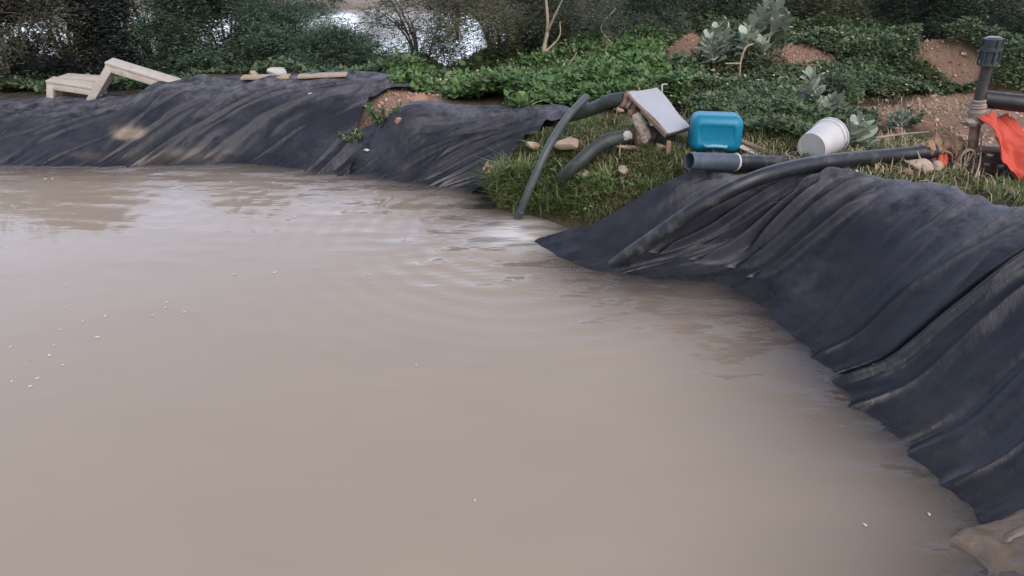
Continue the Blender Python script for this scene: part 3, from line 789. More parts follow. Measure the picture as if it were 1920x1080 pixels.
# ------------------------------------------------------------------ standpipe with filter head, sacking joint, red cloth
sb = pt(1822, 300, .58); gz = float(G(sb[0], sb[1]))
stand = thing('standpipe', 'leaning standpipe with cement sleeve and grey filter head by the red cloth', 'standpipe', (sb[0], sb[1], gz))
Y0 = sb[1]
P1, P2, P3, P4 = aty(1818, 318, Y0), aty(1829, 232, Y0), aty(1836, 186, Y0), aty(1852, 120, Y0)
mb = MB(); mb.tube([P1, (P1 + P2) / 2, P2], [.027, .030, .031], 16, 8, wob=.06); mb.build('lower_pipe', M['rust'], stand)
mb = MB(); mb.tube([P2, aty(1833, 205, Y0), P3], [.044, .050, .040], 16, 8, wob=.10); mb.lump(aty(1822, 228, Y0), .06, .05, .03, 0, 8, .3); mb.build('cement_sleeve', M['cement'], stand)
mb = MB(); mb.tube([P3, P4], .031, 16, 8, wob=.05); mb.build('upper_pipe', M['iron'], stand)
hd = frame_to(P4 - (P4 - P3) * .04, P4 + (P4 - P3) * .6)
mb = MB(); mb.lathe(hd, [(.03, 0), (.056, .003), (.056, .016), (.046, .018), (.046, .085), (.058, .088), (.058, .105), (.048, .107), (.050, .155), (.036, .165), (.01, .166)], 24); mb.build('filter_head', M['filter'], stand)
for k in range(6):
    a = k * math.pi / 3; mb = MB(); mb.tube([hd @ Vector((.054 * math.cos(a), .054 * math.sin(a), z)) for z in (.008, .06, .10, .16)], .0055, 6, 3); mb.build('filter_rib', M['filter'], stand)
tube_thing('pipe', 'black horizontal pipe leaving the standpipe towards the right edge', 'pipe',
           [aty(1846, 186, Y0 + .02), aty(1880, 190, Y0 - .02), aty(1935, 196, Y0 - .08), aty(2100, 212, Y0 - .22)], .052, 'pipe', 'black pipes on the bank', 0, 22)
mb = MB()
for i in range(14):
    f = i / 13; mb.lump(pt(1738 + 60 * f, 285 - 8 * math.sin(f * 3), .62) + np.array([0, .02 * math.sin(i * 2.1), .02 * math.cos(i * 1.7)]), .045, .05, .05 + .02 * math.sin(f * 3.1), i, i + 60, .45, 3, 2.2)
for i in range(22):
    f = rnd.random(); p = pt(1745 + 60 * f, 280 + rnd.uniform(-15, 10), .63)
    q = p + np.array([rnd.uniform(-.07, .07), rnd.uniform(-.06, .02), rnd.uniform(-.13, .05)])
    mb.tube([p, (p + q) / 2 + np.array([rnd.uniform(-.02, .02), 0, .02]), q], [.008, .006, .003], 6, 5, wob=.2)
tag(mb.build('sacking', M['burlap']), 'ragged brown sacking bound round the joint at the end of the long pipe', 'sacking')
# coil of twine by the standpipe
mb = MB()
for i in range(7):
    cc = pt(1797 + 3 * i, 300, .58); ra = .05 + .012 * rnd.random()
    mb.tube([cc + np.array([ra * math.cos(a) * .6, -.04 + .02 * math.sin(a * 2 + i), ra * 1.4 * math.sin(a)]) for a in np.linspace(0, 2 * math.pi, 12)], .0055, 6, 3, wob=.2)
tag(mb.build('twine', M['twine']), 'loose coil of dry twine hanging at the foot of the standpipe', 'twine')
# weathered boards on the crest of the far liner
for (a, b, lb) in (((455, 150), (545, 147), 'weathered grey board lying along the crest of the left liner behind the white stone'), ((560, 148), (650, 146), 'weathered grey board on the crest of the left liner, right of the white stone')):
    p, q = on(*a, .06), on(*b, .06); q[1] = p[1] + .03
    mb = MB(); mb.beam((p[0], p[1], float(G(p[0], p[1])) + .085), (q[0], q[1], float(G(q[0], q[1])) + .085), .13, .025); tag(mb.build('board', M['palewood']), lb, 'board', 'boards on the far crest')
# second orange scrap of cloth
def cloth(name, label, corners, mat, sag, seed, fold=.02, nu=40, nv=34, cat='cloth', th=.004):
    a, b, c_, d_ = [np.asarray(p) for p in corners]
    u, v = np.meshgrid(np.linspace(0, 1, nu), np.linspace(0, 1, nv), indexing='ij')
    wob = .05 * fbm(v * 4, u * 0 + seed, seed)
    uu = np.clip(u, 0, 1)[..., None]; vv = v[..., None]
    P = (a * (1 - uu) + b * uu) * (1 - vv) + (d_ * (1 - uu) + c_ * uu) * vv
    n = np.cross(b - a, d_ - a); n = n / np.linalg.norm(n); n *= -np.sign(n[1])
    fl = fold * (np.sin(9 * u + 4 * v + 2 * fbm(u * 3, v * 3, seed)) * .6 + 1.3 * fbm(u * 4 + v, v * 2.2, seed + 1)) - sag * np.sin(np.pi * u) * np.sin(np.pi * v)
    P = P + n * fl[..., None]
    e = (b - a) / np.linalg.norm(b - a)
    P = P + e * (wob * (u - .5) * .8)[..., None]
    P[..., 2] += .03 * fbm(u * 5, v * 0, seed + 4) * (v > .02)
    me = mesh_np(name, P.reshape(-1, 3), grid_faces(nu, nv)); o = link(name, me, M[mat])
    so = o.modifiers.new('thick', 'SOLIDIFY'); so.thickness = th
    tag(o, label, cat); return o
cloth('red_cloth', 'large orange red cloth draped to the right of the standpipe', (aty(1836, 218, Y0 - .06), aty(1890, 216, Y0 + .02), aty(2010, 338, Y0 - .30), aty(1906, 340, Y0 - .34)), 'red', -.03, 5, .042, 60, 50)
cloth('red_scrap', 'small orange red scrap of cloth hanging below the brown sacking', (pt(1757, 292, .60), pt(1778, 290, .60), pt(1776, 314, .545), pt(1760, 317, .545)), 'red', -.01, 9, .008, 14, 14)
# hollow clay block in the shadow of the cloth
kb = pt(1858, 312, .57); gk = float(G(kb[0], kb[1])); mb = MB()
for i in range(4):
    for zz in (0, .075): pass
blk = Matrix.Translation((kb[0] + .01, kb[1] + .06, gk + .07)) @ Matrix.Rotation(R(-20), 4, 'Z')
for z in (-.06, 0, .06): mb.box(blk @ Matrix.Translation((0, 0, z)), .25, .12, .018, .003)
for x in (-.116, -.039, .039, .116): mb.box(blk @ Matrix.Translation((x, -.002, 0)), .018, .112, .136, .003)
tag(mb.build('hollow_block', M['clay']), 'dark hollow clay block lying in the shade under the red cloth', 'block')

# ------------------------------------------------------------------ white wooden frames on the far bank
def wframe(name, label, base, parts):
    o = thing(name, label, 'frame', base, 'white wooden frames on the far bank')
    for nm, a, b, w, th in parts:
        mb = MB(); mb.beam(a, b, w, th, (0, 0, 1) if abs((np.array(b) - np.array(a))[2]) < .9 * np.linalg.norm(np.array(b) - np.array(a)) else (0, 1, 0), .008); mb.build(nm, M['paint'], o)
    return o
YF = 7.62; DY = np.array([0, .42, 0])
a, b, f0 = aty(90, 157, YF), aty(186, 174, YF), aty(95, 200, YF)
UPV = np.array([0, 0, 1.0])
def fr(l, ends, YF, w, th, dy, slats):
    """ends: leg foot, corner, rail end in the front plane; the same again behind, joined by a top board"""
    f0, c, e = [aty(px, py, YF) for px, py in ends]
    o = thing('wooden_frame', l, 'frame', (f0[0], f0[1], float(G(f0[0], f0[1]))), 'white wooden frames on the far bank')
    for nm, off in (('front', 0.0), ('back', dy)):
        O = np.array([0, off, off * .06])
        mb = MB(); mb.beam(f0 + O, c + O + (c - f0) / np.linalg.norm(c - f0) * .0, w, th, (0, 1, 0), .007); mb.build('leg', M['paint'], o)
        d = (e - c) / np.linalg.norm(e - c)
        mb = MB(); mb.beam(c + O - d * th * .5, e + O, .05, w * .95, (0, 0, 1), .007); mb.build('rail', M['paint'], o)
    n = np.cross(e - c, np.array([0, dy, dy * .06])); n /= np.linalg.norm(n); n *= np.sign(n[2])
    d = (e - c) / np.linalg.norm(e - c)
    O = np.array([0, dy, dy * .06])
    mb = MB(); A0 = c - d * th * .5 + n * (w * .48 + .013); B0 = e + n * (w * .48 + .013)
    mb.beam(A0 + O * .5, B0 + O * .5, dy + .06, .024, n, .006); mb.build('top_board', M['paint'], o)
    return o
fr('low white wooden frame furthest left on the far bank, two legs showing', ((97, 204), (97, 161), (190, 175)), 7.62, .068, .08, .10, 1)
fr('taller white wooden frame tilted into the liner, right of the low frame', ((170, 190), (206, 128), (330, 166)), 7.55, .072, .08, .12, 1)
mb = MB(); mb.beam(aty(118, 146, 8.05), aty(196, 152, 8.0), .20, .07, (0, 0, 1), .02)
tag(mb.build('slab', M['paint']), 'short pale slab lying behind the two white wooden frames', 'slab')

# ------------------------------------------------------------------ stones
def stone(label, px, py, s, mat, seed, dz=.3, stretch=(1.2, .9, .7), name='stone'):
    p = on(px, py); r3 = random.Random(seed * 7 + 1); bm = bmesh.new()
    for _ in range(16):
        q = Vector((r3.gauss(0, 1), r3.gauss(0, 1), r3.gauss(0, 1))).normalized() * r3.uniform(.75, 1.1)
        bm.verts.new((q.x * s * stretch[0], q.y * s * stretch[1], q.z * s * stretch[2]))
    h_ = bmesh.ops.convex_hull(bm, input=bm.verts[:])
    bmesh.ops.delete(bm, geom=[e for e in h_['geom_interior'] if isinstance(e, bmesh.types.BMVert)], context='VERTS')
    bmesh.ops.bevel(bm, geom=bm.edges[:], offset=s * .09, segments=2, profile=.5, affect='EDGES')
    bmesh.ops.subdivide_edges(bm, edges=bm.edges[:], cuts=1, use_grid_fill=True)
    for v in bm.verts: v.co += v.co.normalized() * s * .07 * mnoise.noise(v.co * (2.2 / s) + Vector((seed, 0, 0)))
    bm.transform(Matrix.Translation((p[0], p[1], float(G(p[0], p[1])) + s * dz)) @ Matrix.Rotation(seed * 1.3, 4, 'Z'))
    mb = MB(); mb.bm(bm)
    tag(mb.build(name, M[mat], None, True), label, 'stone', 'stones on the bank')
stone('pale stone left of the thin hose at the top of the grassy tongue', 998, 290, .065, 'stone', 2, 1.1)
stone('flat pale stone between the thin hose and the lower thick hose', 1066, 296, .10, 'stone', 3, 1.0, (1.5, .9, .55))
stone('small tan stone in the grass below the pump skid', 1237, 288, .04, 'stone', 4, 1.2)
stone('tan stone in the grass beside the buried end of the lower thick hose', 1093, 342, .055, 'stone', 5, 1.1)
stone('tan stone in the grass near the left corner of the right liner', 1166, 335, .05, 'stone', 6, 1.1)
stone('pale block under the end of the long pipe near the sacking', 1722, 322, .07, 'stone', 7, .5, (1.4, .8, .7))
stone('tan stone just below the small red scrap of cloth', 1755, 321, .055, 'stone', 8, .6)
stone('red stone under the upper thick hose beside the pump', 1160, 212, .05, 'stone', 9, .5)
stone('white stone on the crest of the left liner', 520, 150, .11, 'whitestone', 10, .55, (1.3, .8, .65))
stone('pale rubble stone at the back edge of the left liner, left of the white stone', 478, 149, .07, 'stone', 11, .7, (1.5, .8, .6))
stone('brown stone weighing down the right end of the left liner', 745, 160, .07, 'redstone', 12, .6, (1.1, .8, .8))
stone('large red stone on the bare heap between the left and middle liners', 785, 196, .10, 'redstone', 13, .35, (1.5, .8, .6))
stone('red stone low on the bare heap beside the plant', 748, 236, .06, 'redstone', 14, .5)
stone('white stone in the green plants behind the bucket', 1425, 219, .05, 'whitestone', 15, .8, (1.6, .8, .5))
stone('small red stone in front of the standpipe', 1700, 330, .035, 'redstone', 16, .6)
stone('pale rock far back among the green plants above the red heap', 1282, 12, .16, 'whitestone', 17, 1.0, (1.5, .8, .5))

# ------------------------------------------------------------------ scraps
cloth('paper_scrap', 'crumpled white scrap lying under the long pipe', (pt(1586, 318, .56), pt(1612, 320, .57), pt(1608, 338, .54), pt(1594, 330, .54)), 'paper', .02, 3, .012, 12, 12, 'scrap', .002)
def stick(label, pts, rad, mat='deadwood', name='stick', cat='stick', grp='sticks by the standpipe'):
    mb = MB(); mb.tube(pts, rad, 7, 5, wob=.15); tag(mb.build(name, M[mat]), label, cat, grp)
stick('long pale stick lying above the long pipe, pointing at the sacking', [pt(1640, 259, .60), pt(1690, 252, .62), pt(1742, 247, .64)], [.010, .008, .004])
stick('short stub of wood standing across the long pale stick', [pt(1683, 258, .59), pt(1682, 240, .66)], [.018, .014], 'rustpink')
stick('thin dry stalk leaning against the long pipe near the sacking', [pt(1736, 328, .56), pt(1728, 305, .60), pt(1720, 283, .66)], [.004, .006, .004])
stick('thin pale cord hanging from the red cloth beside the standpipe', [pt(1828, 335, .56), pt(1838, 300, .62), pt(1840, 250, .74)], [.005, .005, .006])
for px, py, s in ((585, 178, .03), (688, 283, .022), (1639, 686, .018), (1785, 532, .012)):
    u_ = on(px, py, .06); mb = MB(); mb.lump((u_[0], u_[1] - .01, u_[2] + .012), s, s * .7, s * .4, px, px, .5, 2)
    tag(mb.build('plastic_scrap', M['paper']), 'tiny white scrap stuck to the black liner', 'scrap', 'white scraps on the liners')

# foam flecks drifting on the pond
FL = [(120, 536), (120, 578), (197, 592), (113, 618), (182, 632), (270, 568), (286, 591), (312, 567), (311, 576), (346, 585), (20, 650), (56, 674), (101, 648), (93, 666), (22, 715), (70, 709), (57, 724),
      (515, 511), (440, 514), (690, 514), (780, 684), (433, 341), (512, 342), (505, 358), (704, 360), (85, 335), (98, 335), (620, 418), (552, 407), (155, 603), (118, 684), (1742, 964), (1622, 984), (890, 938), (575, 358)]
proto = None
for i, (px, py) in enumerate(FL):
    p = at(px, py, .003)
    if proto is None:
        mb = MB(); mb.lump((0, 0, 0), .016, .011, .004, 0, 1, .4, 2); mb.lump((.014, .006, 0), .008, .007, .003, 0, 2, .4, 2)
        o = proto = mb.build('foam_fleck', M['foam'])
    else:
        o = proto.copy(); COL.objects.link(o)
    o.location = p; s = rnd.uniform(.35, .9) * (.8 if py > 500 else 1.0); o.scale = (s, s, 1); o.rotation_euler = (0, 0, rnd.uniform(0, 6.28))
    tag(o, 'small pale foam fleck drifting on the brown pond water', 'foam fleck', 'foam flecks on the pond')

# ------------------------------------------------------------------ vegetation
RNG = np.random.default_rng(7)
def unit(v): return v / (np.linalg.norm(v, axis=-1, keepdims=True) + 1e-9)
def rhombs(P, D, S, L, Wd, fold=.25):
    """leaf of four points: base P, direction D, side S"""
    n = len(P); N = np.cross(D, S)
    L, Wd = np.broadcast_to(L, n)[:, None], np.broadcast_to(Wd, n)[:, None]
    V = np.stack([P, P + D * L * .45 + S * Wd * .5 + N * Wd * fold, P + D * L, P + D * L * .45 - S * Wd * .5 + N * Wd * fold], 1).reshape(-1, 3)
    F = np.arange(n * 4).reshape(-1, 4)
    F = np.concatenate([F[:, [0, 1, 2]], F[:, [0, 2, 3]]])
    return V, F
def fronds(P, D, L, npair, leaf, droop=.35):
    """feather fronds: pairs of narrow leaflets along each drooping stalk"""
    n = len(P); t = np.linspace(.1, 1, npair)
    up = np.array([0, 0, 1.0])
    S = unit(np.cross(D, up) + 1e-3 * RNG.normal(size=D.shape))
    Q = P[:, None] + D[:, None] * (L[:, None] * t[None])[..., None] - up * (droop * L[:, None] * t[None] ** 2)[..., None]
    Q = np.repeat(Q[:, :, None], 2, 2); sg = np.array([1, -1.0])
    DD_ = np.broadcast_to(D[:, None, None], Q.shape); SS = S[:, None, None] * sg[None, None, :, None]
    ld = unit(SS * .8 + DD_ * .55 + RNG.normal(scale=.22, size=Q.shape))
    ls = unit(np.cross(ld, up + RNG.normal(scale=.5, size=Q.shape)))
    m = Q.reshape(-1, 3).shape[0]
    ll = leaf * RNG.uniform(.7, 1.2, m)
    return rhombs(Q.reshape(-1, 3), ld.reshape(-1, 3), ls.reshape(-1, 3), ll, ll * .34)
def bush(name, label, cat, px, Y, r, h, mat, nf, kind='feather', seed=1, group=None, lean=(0, 0), leaf=.05, bark='bark', low=.02, nclump=60, nstem=7):
    global RNG
    RNG = np.random.default_rng(seed)
    x = aty(px, 100, Y)[0]; z = float(G(x, Y))
    root = thing(name, label, cat, (x, Y, z), group)
    mb = MB(); tips = []; leaf = leaf * .85; nf = int(nf * 1.5)
    for i in range(nstem):
        a = RNG.uniform(0, 2 * math.pi); q = RNG.uniform(.35, .95)
        tip = np.array([x + lean[0] * h + r * q * math.cos(a), Y + r * q * math.sin(a) * .8, z + h * RNG.uniform(.45, .95)])
        mid = np.array([x + (tip[0] - x) * .35, Y + (tip[1] - Y) * .35, z + h * .4])
        mb.tube([(x + .06 * math.cos(a), Y + .06 * math.sin(a), z - .05), mid, tip], [.022, .014, .005], 6, 5, wob=.1); tips.append((mid, tip))
        for _ in range(3):
            b = mid + (tip - mid) * RNG.uniform(.1, .8); e = b + RNG.normal(size=3) * np.array([.25, .25, .15]) * r
            mb.tube([b, (b + e) / 2 + np.array([0, 0, .04]), e], [.008, .006, .003], 5, 3)
    mb.build('stem', M[bark], root)
    # clumps spread through the volume, thinner towards the outside
    a = RNG.uniform(0, 2 * math.pi, nclump); el = RNG.uniform(0, 1, nclump); q = RNG.uniform(.25, 1, nclump) ** .6 * np.where(RNG.uniform(size=nclump) < .3, RNG.uniform(1.0, 1.45, nclump), 1.0)
    hz = low + (1 - low) * el ** 1.15; nf = int(nf * 2.1)
    wid = np.sqrt(np.clip(1 - (np.abs(hz - .42) / .62) ** 2, .05, 1))
    C = np.stack([x + lean[0] * h * hz + r * wid * q * np.cos(a), Y + .85 * r * wid * q * np.sin(a), z + h * hz], 1)
    cr = r * RNG.uniform(.10, .32, nclump)
    wgt = cr ** 2 / (cr ** 2).sum()
    ci = RNG.choice(nclump, nf, p=wgt)
    off = unit(RNG.normal(size=(nf, 3))) * (RNG.uniform(0, 1, nf) ** .45)[:, None]
    P = C[ci] + off * cr[ci][:, None] * np.array([1.15, 1.15, .5])
    P[:, 2] = np.maximum(P[:, 2], G(P[:, 0], P[:, 1]) + .02)
    out_ = unit(P - np.array([x, Y, z + h * .3])) * .7 + unit(off) * .6
    D = unit(out_ + RNG.normal(scale=.45, size=(nf, 3)) + np.array([0, 0, -.15]))
    if kind == 'feather':
        V, F = fronds(P, D, RNG.uniform(.12, .26, nf) * np.where(RNG.uniform(size=nf) < .15, 1.7, 1.0), 6, leaf)
    else:
        S = unit(np.cross(D, np.array([0, 0, 1.0]) + RNG.normal(scale=.4, size=(nf, 3))))
        ll = leaf * RNG.uniform(.6, 1.3, nf); V, F = rhombs(P, D, S, ll, ll * .55)
    link('crown', mesh_np('crown', V, F), M[mat], root, False)
    return root
BG = 'bushes behind the pond'
bush('bush', 'olive brown thorny bush at the far left edge', 'bush', 5, 9.0, 1.05, 1.7, 'leaf_olive', 2300, 'feather', 11, BG, leaf=.045)
bush('bush', 'blackish dense bush right behind the two white frames', 'bush', 125, 9.5, .72, 1.75, 'leaf_black', 3800, 'feather', 12, BG, leaf=.05)
bush('bush', 'loose olive bush with pale water sparkling through, right of the frames', 'bush', 285, 10.6, .85, 1.5, 'leaf_olive', 800, 'feather', 22, BG, leaf=.045)
bush('bush', 'broad feathery dark green bush behind the middle of the left liner', 'bush', 425, 9.6, .92, 1.6, 'leaf_feather', 3300, 'feather', 13, BG, leaf=.05)
bush('bush', 'feathery green bush with white water showing over its right side', 'bush', 585, 9.3, .78, .64, 'leaf_feather', 2600, 'feather', 14, BG, leaf=.05)
bush('bush', 'brown tinged bush growing right of the open white water', 'bush', 935, 10.4, .85, 1.5, 'leaf_brown', 1700, 'feather', 15, BG, lean=(-.28, 0), leaf=.04)
bush('bush', 'loose thin bush standing in front of the open white water', 'bush', 790, 11.3, .75, 1.25, 'leaf_feather', 420, 'feather', 23, BG, leaf=.045)
bush('bush', 'dark bush with pale dead stems rising in front of it', 'bush', 1130, 10.4, 1.0, 1.35, 'leaf_dark', 1900, 'feather', 16, BG, leaf=.045)
bush('bush', 'green bush far back above the red heap', 'bush', 1275, 11.6, 1.0, 1.2, 'leaf_feather', 1600, 'feather', 17, BG, leaf=.045)
bush('bush', 'dark bush at the top edge just left of the pale leaved plants', 'bush', 1400, 12.0, 1.1, 1.25, 'leaf_dark', 1800, 'feather', 18, BG, leaf=.045)
bush('bush', 'dark brownish bush at the top edge above the green ground plants', 'bush', 1575, 11.4, 1.05, 1.2, 'leaf_brown', 1800, 'feather', 19, BG, leaf=.04)
bush('bush', 'dark bush at the top edge above the sandy heap', 'bush', 1740, 10.8, 1.0, 1.25, 'leaf_dark', 1900, 'feather', 20, BG, leaf=.045)
bush('bush', 'dark green bush behind the filter head at the upper right corner', 'bush', 1905, 9.6, 1.05, 1.25, 'leaf_dark', 2000, 'feather', 21, BG, leaf=.045)
FB = 'far bushes on the river bank'
for px, Y, r, h, sd_, lb in ((250, 20.5, 1.4, 1.0, 31, 'far bush on the river bank above the broad feathery bush'), (540, 17.6, 1.2, 1.3, 32, 'far green bush rising at the left end of the open white water'),
                             (745, 23.5, 1.3, 1.2, 33, 'far green bush on the pale sand beyond the open white water'), (985, 15.5, 1.0, 1.2, 34, 'far bush closing the right end of the white water')):
    bush('bush', lb, 'bush', px, Y, r, h, 'leaf_feather', 1000, 'feather', sd_, FB, leaf=.07)

# dead pale stems and branches
def deadtree(label, paths, name='dead_stem'):
    mb = MB()
    for pts, rr_ in paths: mb.tube(pts, rr_, 7, 6, wob=.12)
    tag(mb.build(name, M['deadwood']), label, 'dead stem', 'dead stems behind the pond')
yd = 9.3
deadtree('pale dead stem forking at the top in front of the dark centre bush', [([aty(1022, 150, yd), aty(1020, 95, yd), aty(1027, 50, yd), aty(1022, -20, yd)], [.030, .026, .02, .014]),
   ([aty(1026, 60, yd), aty(1040, 30, yd - .1), aty(1060, -12, yd - .2)], [.018, .014, .008]), ([aty(1020, 100, yd), aty(1048, 70, yd), aty(1050, 40, yd)], [.014, .010, .006])])
deadtree('thin dry branch crossing the bush right of the pale dead stem', [([aty(1150, 85, yd), aty(1127, 52, yd), aty(1155, 15, yd)], [.006, .008, .004])])
deadtree('short dry post at the right end of the white water', [([aty(857, 75, 11.2), aty(858, 30, 11.2), aty(862, -12, 11.2)], [.03, .03, .022])])
deadtree('thin dead stick leaning out of the green plants below the centre bush', [([aty(1066, 122, 8.2), aty(1082, 98, 8.2)], [.008, .005])])

# ---- ground cover: leaves spread on the land
def scatter(n, poly, xr, yr, seed, avoid_bare=True, dmin=.55, dens=None):
    rg = np.random.default_rng(seed)
    x, y = rg.uniform(*xr, n), rg.uniform(*yr, n); z = G(x, y); px, py = proj(x, y, z)
    m = inpoly(px, py, poly)
    if avoid_bare: m &= ~bare(px, py)
    m &= DIST(x, y) > dmin
    if dens is not None: m &= rg.uniform(size=n) < dens(x, y, px, py)
    return x[m], y[m], z[m], rg
def cover(name, mat, poly, xr, yr, n, hmax, leaf, seed, dens=None, dmin=.9, kind='stuff', clump=2.4, lo=.02):
    x, y, z, rg = scatter(n, poly, xr, yr, seed, True, dmin, dens)
    m = len(x)
    hgt = lo + hmax * np.clip(.45 + .95 * fbm(x * clump, y * clump, seed, 3), .06, 1.2)
    zz = z + hgt * rg.uniform(.35, 1, m) ** .6
    az = rg.uniform(0, 2 * math.pi, m); tl = rg.normal(.1, .45, m)
    D = np.stack([np.cos(az) * np.cos(tl), np.sin(az) * np.cos(tl), np.sin(tl)], 1)
    S = unit(np.cross(D, np.array([0, 0, 1.0]) + rg.normal(scale=.35, size=(m, 3))))
    ll = leaf * rg.uniform(.5, 1.35, m)
    P = np.stack([x, y, zz], 1)
    V, F = rhombs(P, D, S, ll, ll * rg.uniform(.5, .85, m), .15)
    o = link(name, mesh_np(name, V, F), M[mat], None, False)
    tag(o, kind=kind); return o
o = cover('ground_cover', 'cover_bright', [(700, 120), (860, 95), (1000, 100), (1260, 75), (1275, 130), (1285, 205), (1200, 215), (1130, 210), (1080, 222), (900, 208), (800, 200), (742, 178), (738, 150)],
      (-2.6, 2.4), (5.3, 10.5), 190000, .26, .065, 41)
tag(o, 'bright green leafy plants covering the ground behind the middle liner', 'ground cover')
o = cover('ground_cover', 'cover_dark', [(1210, -60), (2100, -60), (2100, 190), (1860, 175), (1690, 185), (1610, 190), (1640, 250), (1600, 285), (1480, 275), (1405, 265), (1300, 225), (1270, 205), (1255, 130)],
      (.9, 7.5), (5.0, 14), 430000, .26, .043, 42, lambda x, y, px, py: np.where(inpoly(px, py, [(1300, 60), (1480, 60), (1600, 130), (1500, 150), (1380, 190), (1300, 160)]), .45, 1.0))
tag(o, 'darker green weeds covering the rise behind the jerrycan and the bucket', 'ground cover')
o = cover('ground_cover', 'cover_dark', [(-900, 100), (700, 60), (860, 90), (745, 160), (600, 150), (330, 160), (0, 200), (-900, 205)], (-9, 0), (7.6, 11.5), 60000, .22, .06, 43, None, 1.5)
tag(o, 'low green plants at the foot of the bushes behind the left liner', 'ground cover')

o = cover('ground_cover', 'straw', [(720, 60), (1270, 50), (1700, 0), (2000, 0), (1950, 180), (1650, 250), (1280, 225), (1080, 215), (745, 165)], (-2.6, 7), (5.2, 12), 9000, .30, .03, 46)
tag(o, 'pale flowers and dry leaves sprinkled over the green plants', 'ground cover')
o = cover('ground_cover', 'cover_bright', [(740, 100), (1270, 80), (1290, 230), (1080, 218), (745, 170)], (-2.6, 2.6), (5.2, 10.5), 7000, .34, .075, 47, lambda x, y, px, py: sstep(.0, .35, fbm(x * 2.5, y * 2.5, 19)))
tag(o, 'taller broad leaved weeds in patches among the green plants', 'ground cover')
# ---- grass
def grass(name, label, poly, xr, yr, n, h, seed, dmin=.02, mat='grass', dens=None, wid=.0038, avoid=True):
    x, y, z, rg = scatter(int(n * 2.2), poly, xr, yr, seed, avoid, dmin, dens); cl = fbm(x * 7, y * 7, seed + 2, 3) > -.18 + .5 * rg.uniform(-1, 1, len(x)); x, y, z = x[cl], y[cl], z[cl]; m = len(x)
    hh = h * rg.uniform(.4, 1.2, m) * np.clip(.75 + .6 * fbm(x * 4, y * 4, seed, 2), .25, 1.5)
    az = rg.uniform(0, 2 * math.pi, m); ln = rg.uniform(.1, 1.5, m)
    B = np.stack([np.cos(az), np.sin(az), 0 * az], 1); S = np.stack([-np.sin(az), np.cos(az), 0 * az], 1)
    P = np.stack([x, y, z - .01], 1); w = wid * rg.uniform(.6, 1.3, m)[:, None]; hh = hh[:, None]; ln = ln[:, None]; up = np.array([0, 0, 1.0])
    mid = P + up * hh * .6 + B * hh * ln * .3; tip = P + up * hh * (1 - .25 * ln) + B * hh * ln
    V = np.stack([P - S * w, P + S * w, mid + S * w * .8, mid - S * w * .8, tip], 1).reshape(-1, 3)
    b = np.arange(m)[:, None] * 5
    F = np.concatenate([b + np.array([[0, 1, 2]]), b + np.array([[0, 2, 3]]), b + np.array([[3, 2, 4]])])
    o = link(name, mesh_np(name, V, F), M[mat], None, False); tag(o, label, 'grass', None, 'stuff'); return o
tongue = [(890, 356), (935, 310), (985, 272), (1050, 240), (1085, 225), (1170, 232), (1290, 268), (1300, 322), (1204, 368), (1108, 424), (1060, 432), (1000, 424), (950, 412), (900, 378)]
grass('grass', 'long green grass on the tongue of land between the liners', tongue, (-.3, 1.5), (4.4, 6.2), 26000, .105, 51, -.02)
grass('grass', 'tall lush grass at the lower end of the tongue by the thin hose', [(905, 372), (920, 335), (1000, 330), (1060, 345), (1150, 345), (1140, 370), (1085, 408), (1040, 425), (960, 412)], (-.3, 1.2), (4.4, 6.0), 17000, .23, 56, -.05, wid=.005)
o = cover('ground_cover', 'cover_bright', [(900, 365), (930, 325), (1000, 335), (1100, 345), (1190, 350), (1090, 408), (1030, 420), (950, 408)], (-.4, 1.3), (4.3, 6.0), 9000, .15, .04, 45, lambda x, y, px, py: .5 + .5 * (fbm(x * 5, y * 5, 3) > 0), -.03)
tag(o, 'small leafy weeds mixed into the grass at the water edge', 'ground cover')
grass('dry_grass', 'dry stalks below the centre bush behind the bright plants', [(800, 80), (1250, 60), (1250, 120), (1000, 140), (800, 130)], (-1.6, 2.2), (6.5, 10.5), 9000, .22, 57, .5, 'straw', lambda x, y, px, py: .35 + 0 * x, .005)
grass('grass', 'straggling grass between the jerrycan, bucket and long pipe', [(1270, 230), (1440, 235), (1640, 255), (1760, 270), (1800, 330), (1860, 345), (1850, 372), (1700, 374), (1500, 346), (1400, 326), (1290, 306)], (.9, 3.2), (4.0, 6.0), 16000, .075, 52, .5)
grass('grass', 'bright grass tuft patch at the right edge below the red cloth', [(1845, 345), (1900, 325), (2150, 330), (2150, 400), (1930, 396), (1850, 385)], (2.2, 4.5), (3.2, 5.5), 12000, .10, 53, .5)
grass('grass', 'taller weeds with stalks behind the jerrycan', [(1270, 190), (1420, 200), (1600, 230), (1640, 265), (1500, 285), (1400, 268), (1300, 260)], (.9, 3.2), (4.6, 7.0), 5000, .17, 54, .5)
# clods and pebbles on the bare earth
x, y, z, rg = scatter(60000, [(640, 40), (2000, 20), (2000, 400), (640, 300)], (-1.6, 4.5), (3.5, 11), 81, False, .4)
px_, py_ = proj(x, y, z); k_ = bare(px_, py_) | (rg.uniform(size=len(x)) < .02); x, y, z = x[k_][:9000], y[k_][:9000], z[k_][:9000]
r_ = .004 + .022 * rg.uniform(size=len(x)) ** 7
O8 = np.array([(1, 0, 0), (0, 1, 0), (-1, 0, 0), (0, -1, 0), (0, 0, .8), (0, 0, -.8)]); T8 = np.array([(0, 1, 4), (1, 2, 4), (2, 3, 4), (3, 0, 4), (1, 0, 5), (2, 1, 5), (3, 2, 5), (0, 3, 5)])
V_ = (np.stack([x, y, z], 1)[:, None] + O8[None] * r_[:, None, None] * rg.uniform(.6, 1.4, (len(x), 6, 1))).reshape(-1, 3)
F_ = (np.arange(len(x))[:, None, None] * 6 + T8[None]).reshape(-1, 3)
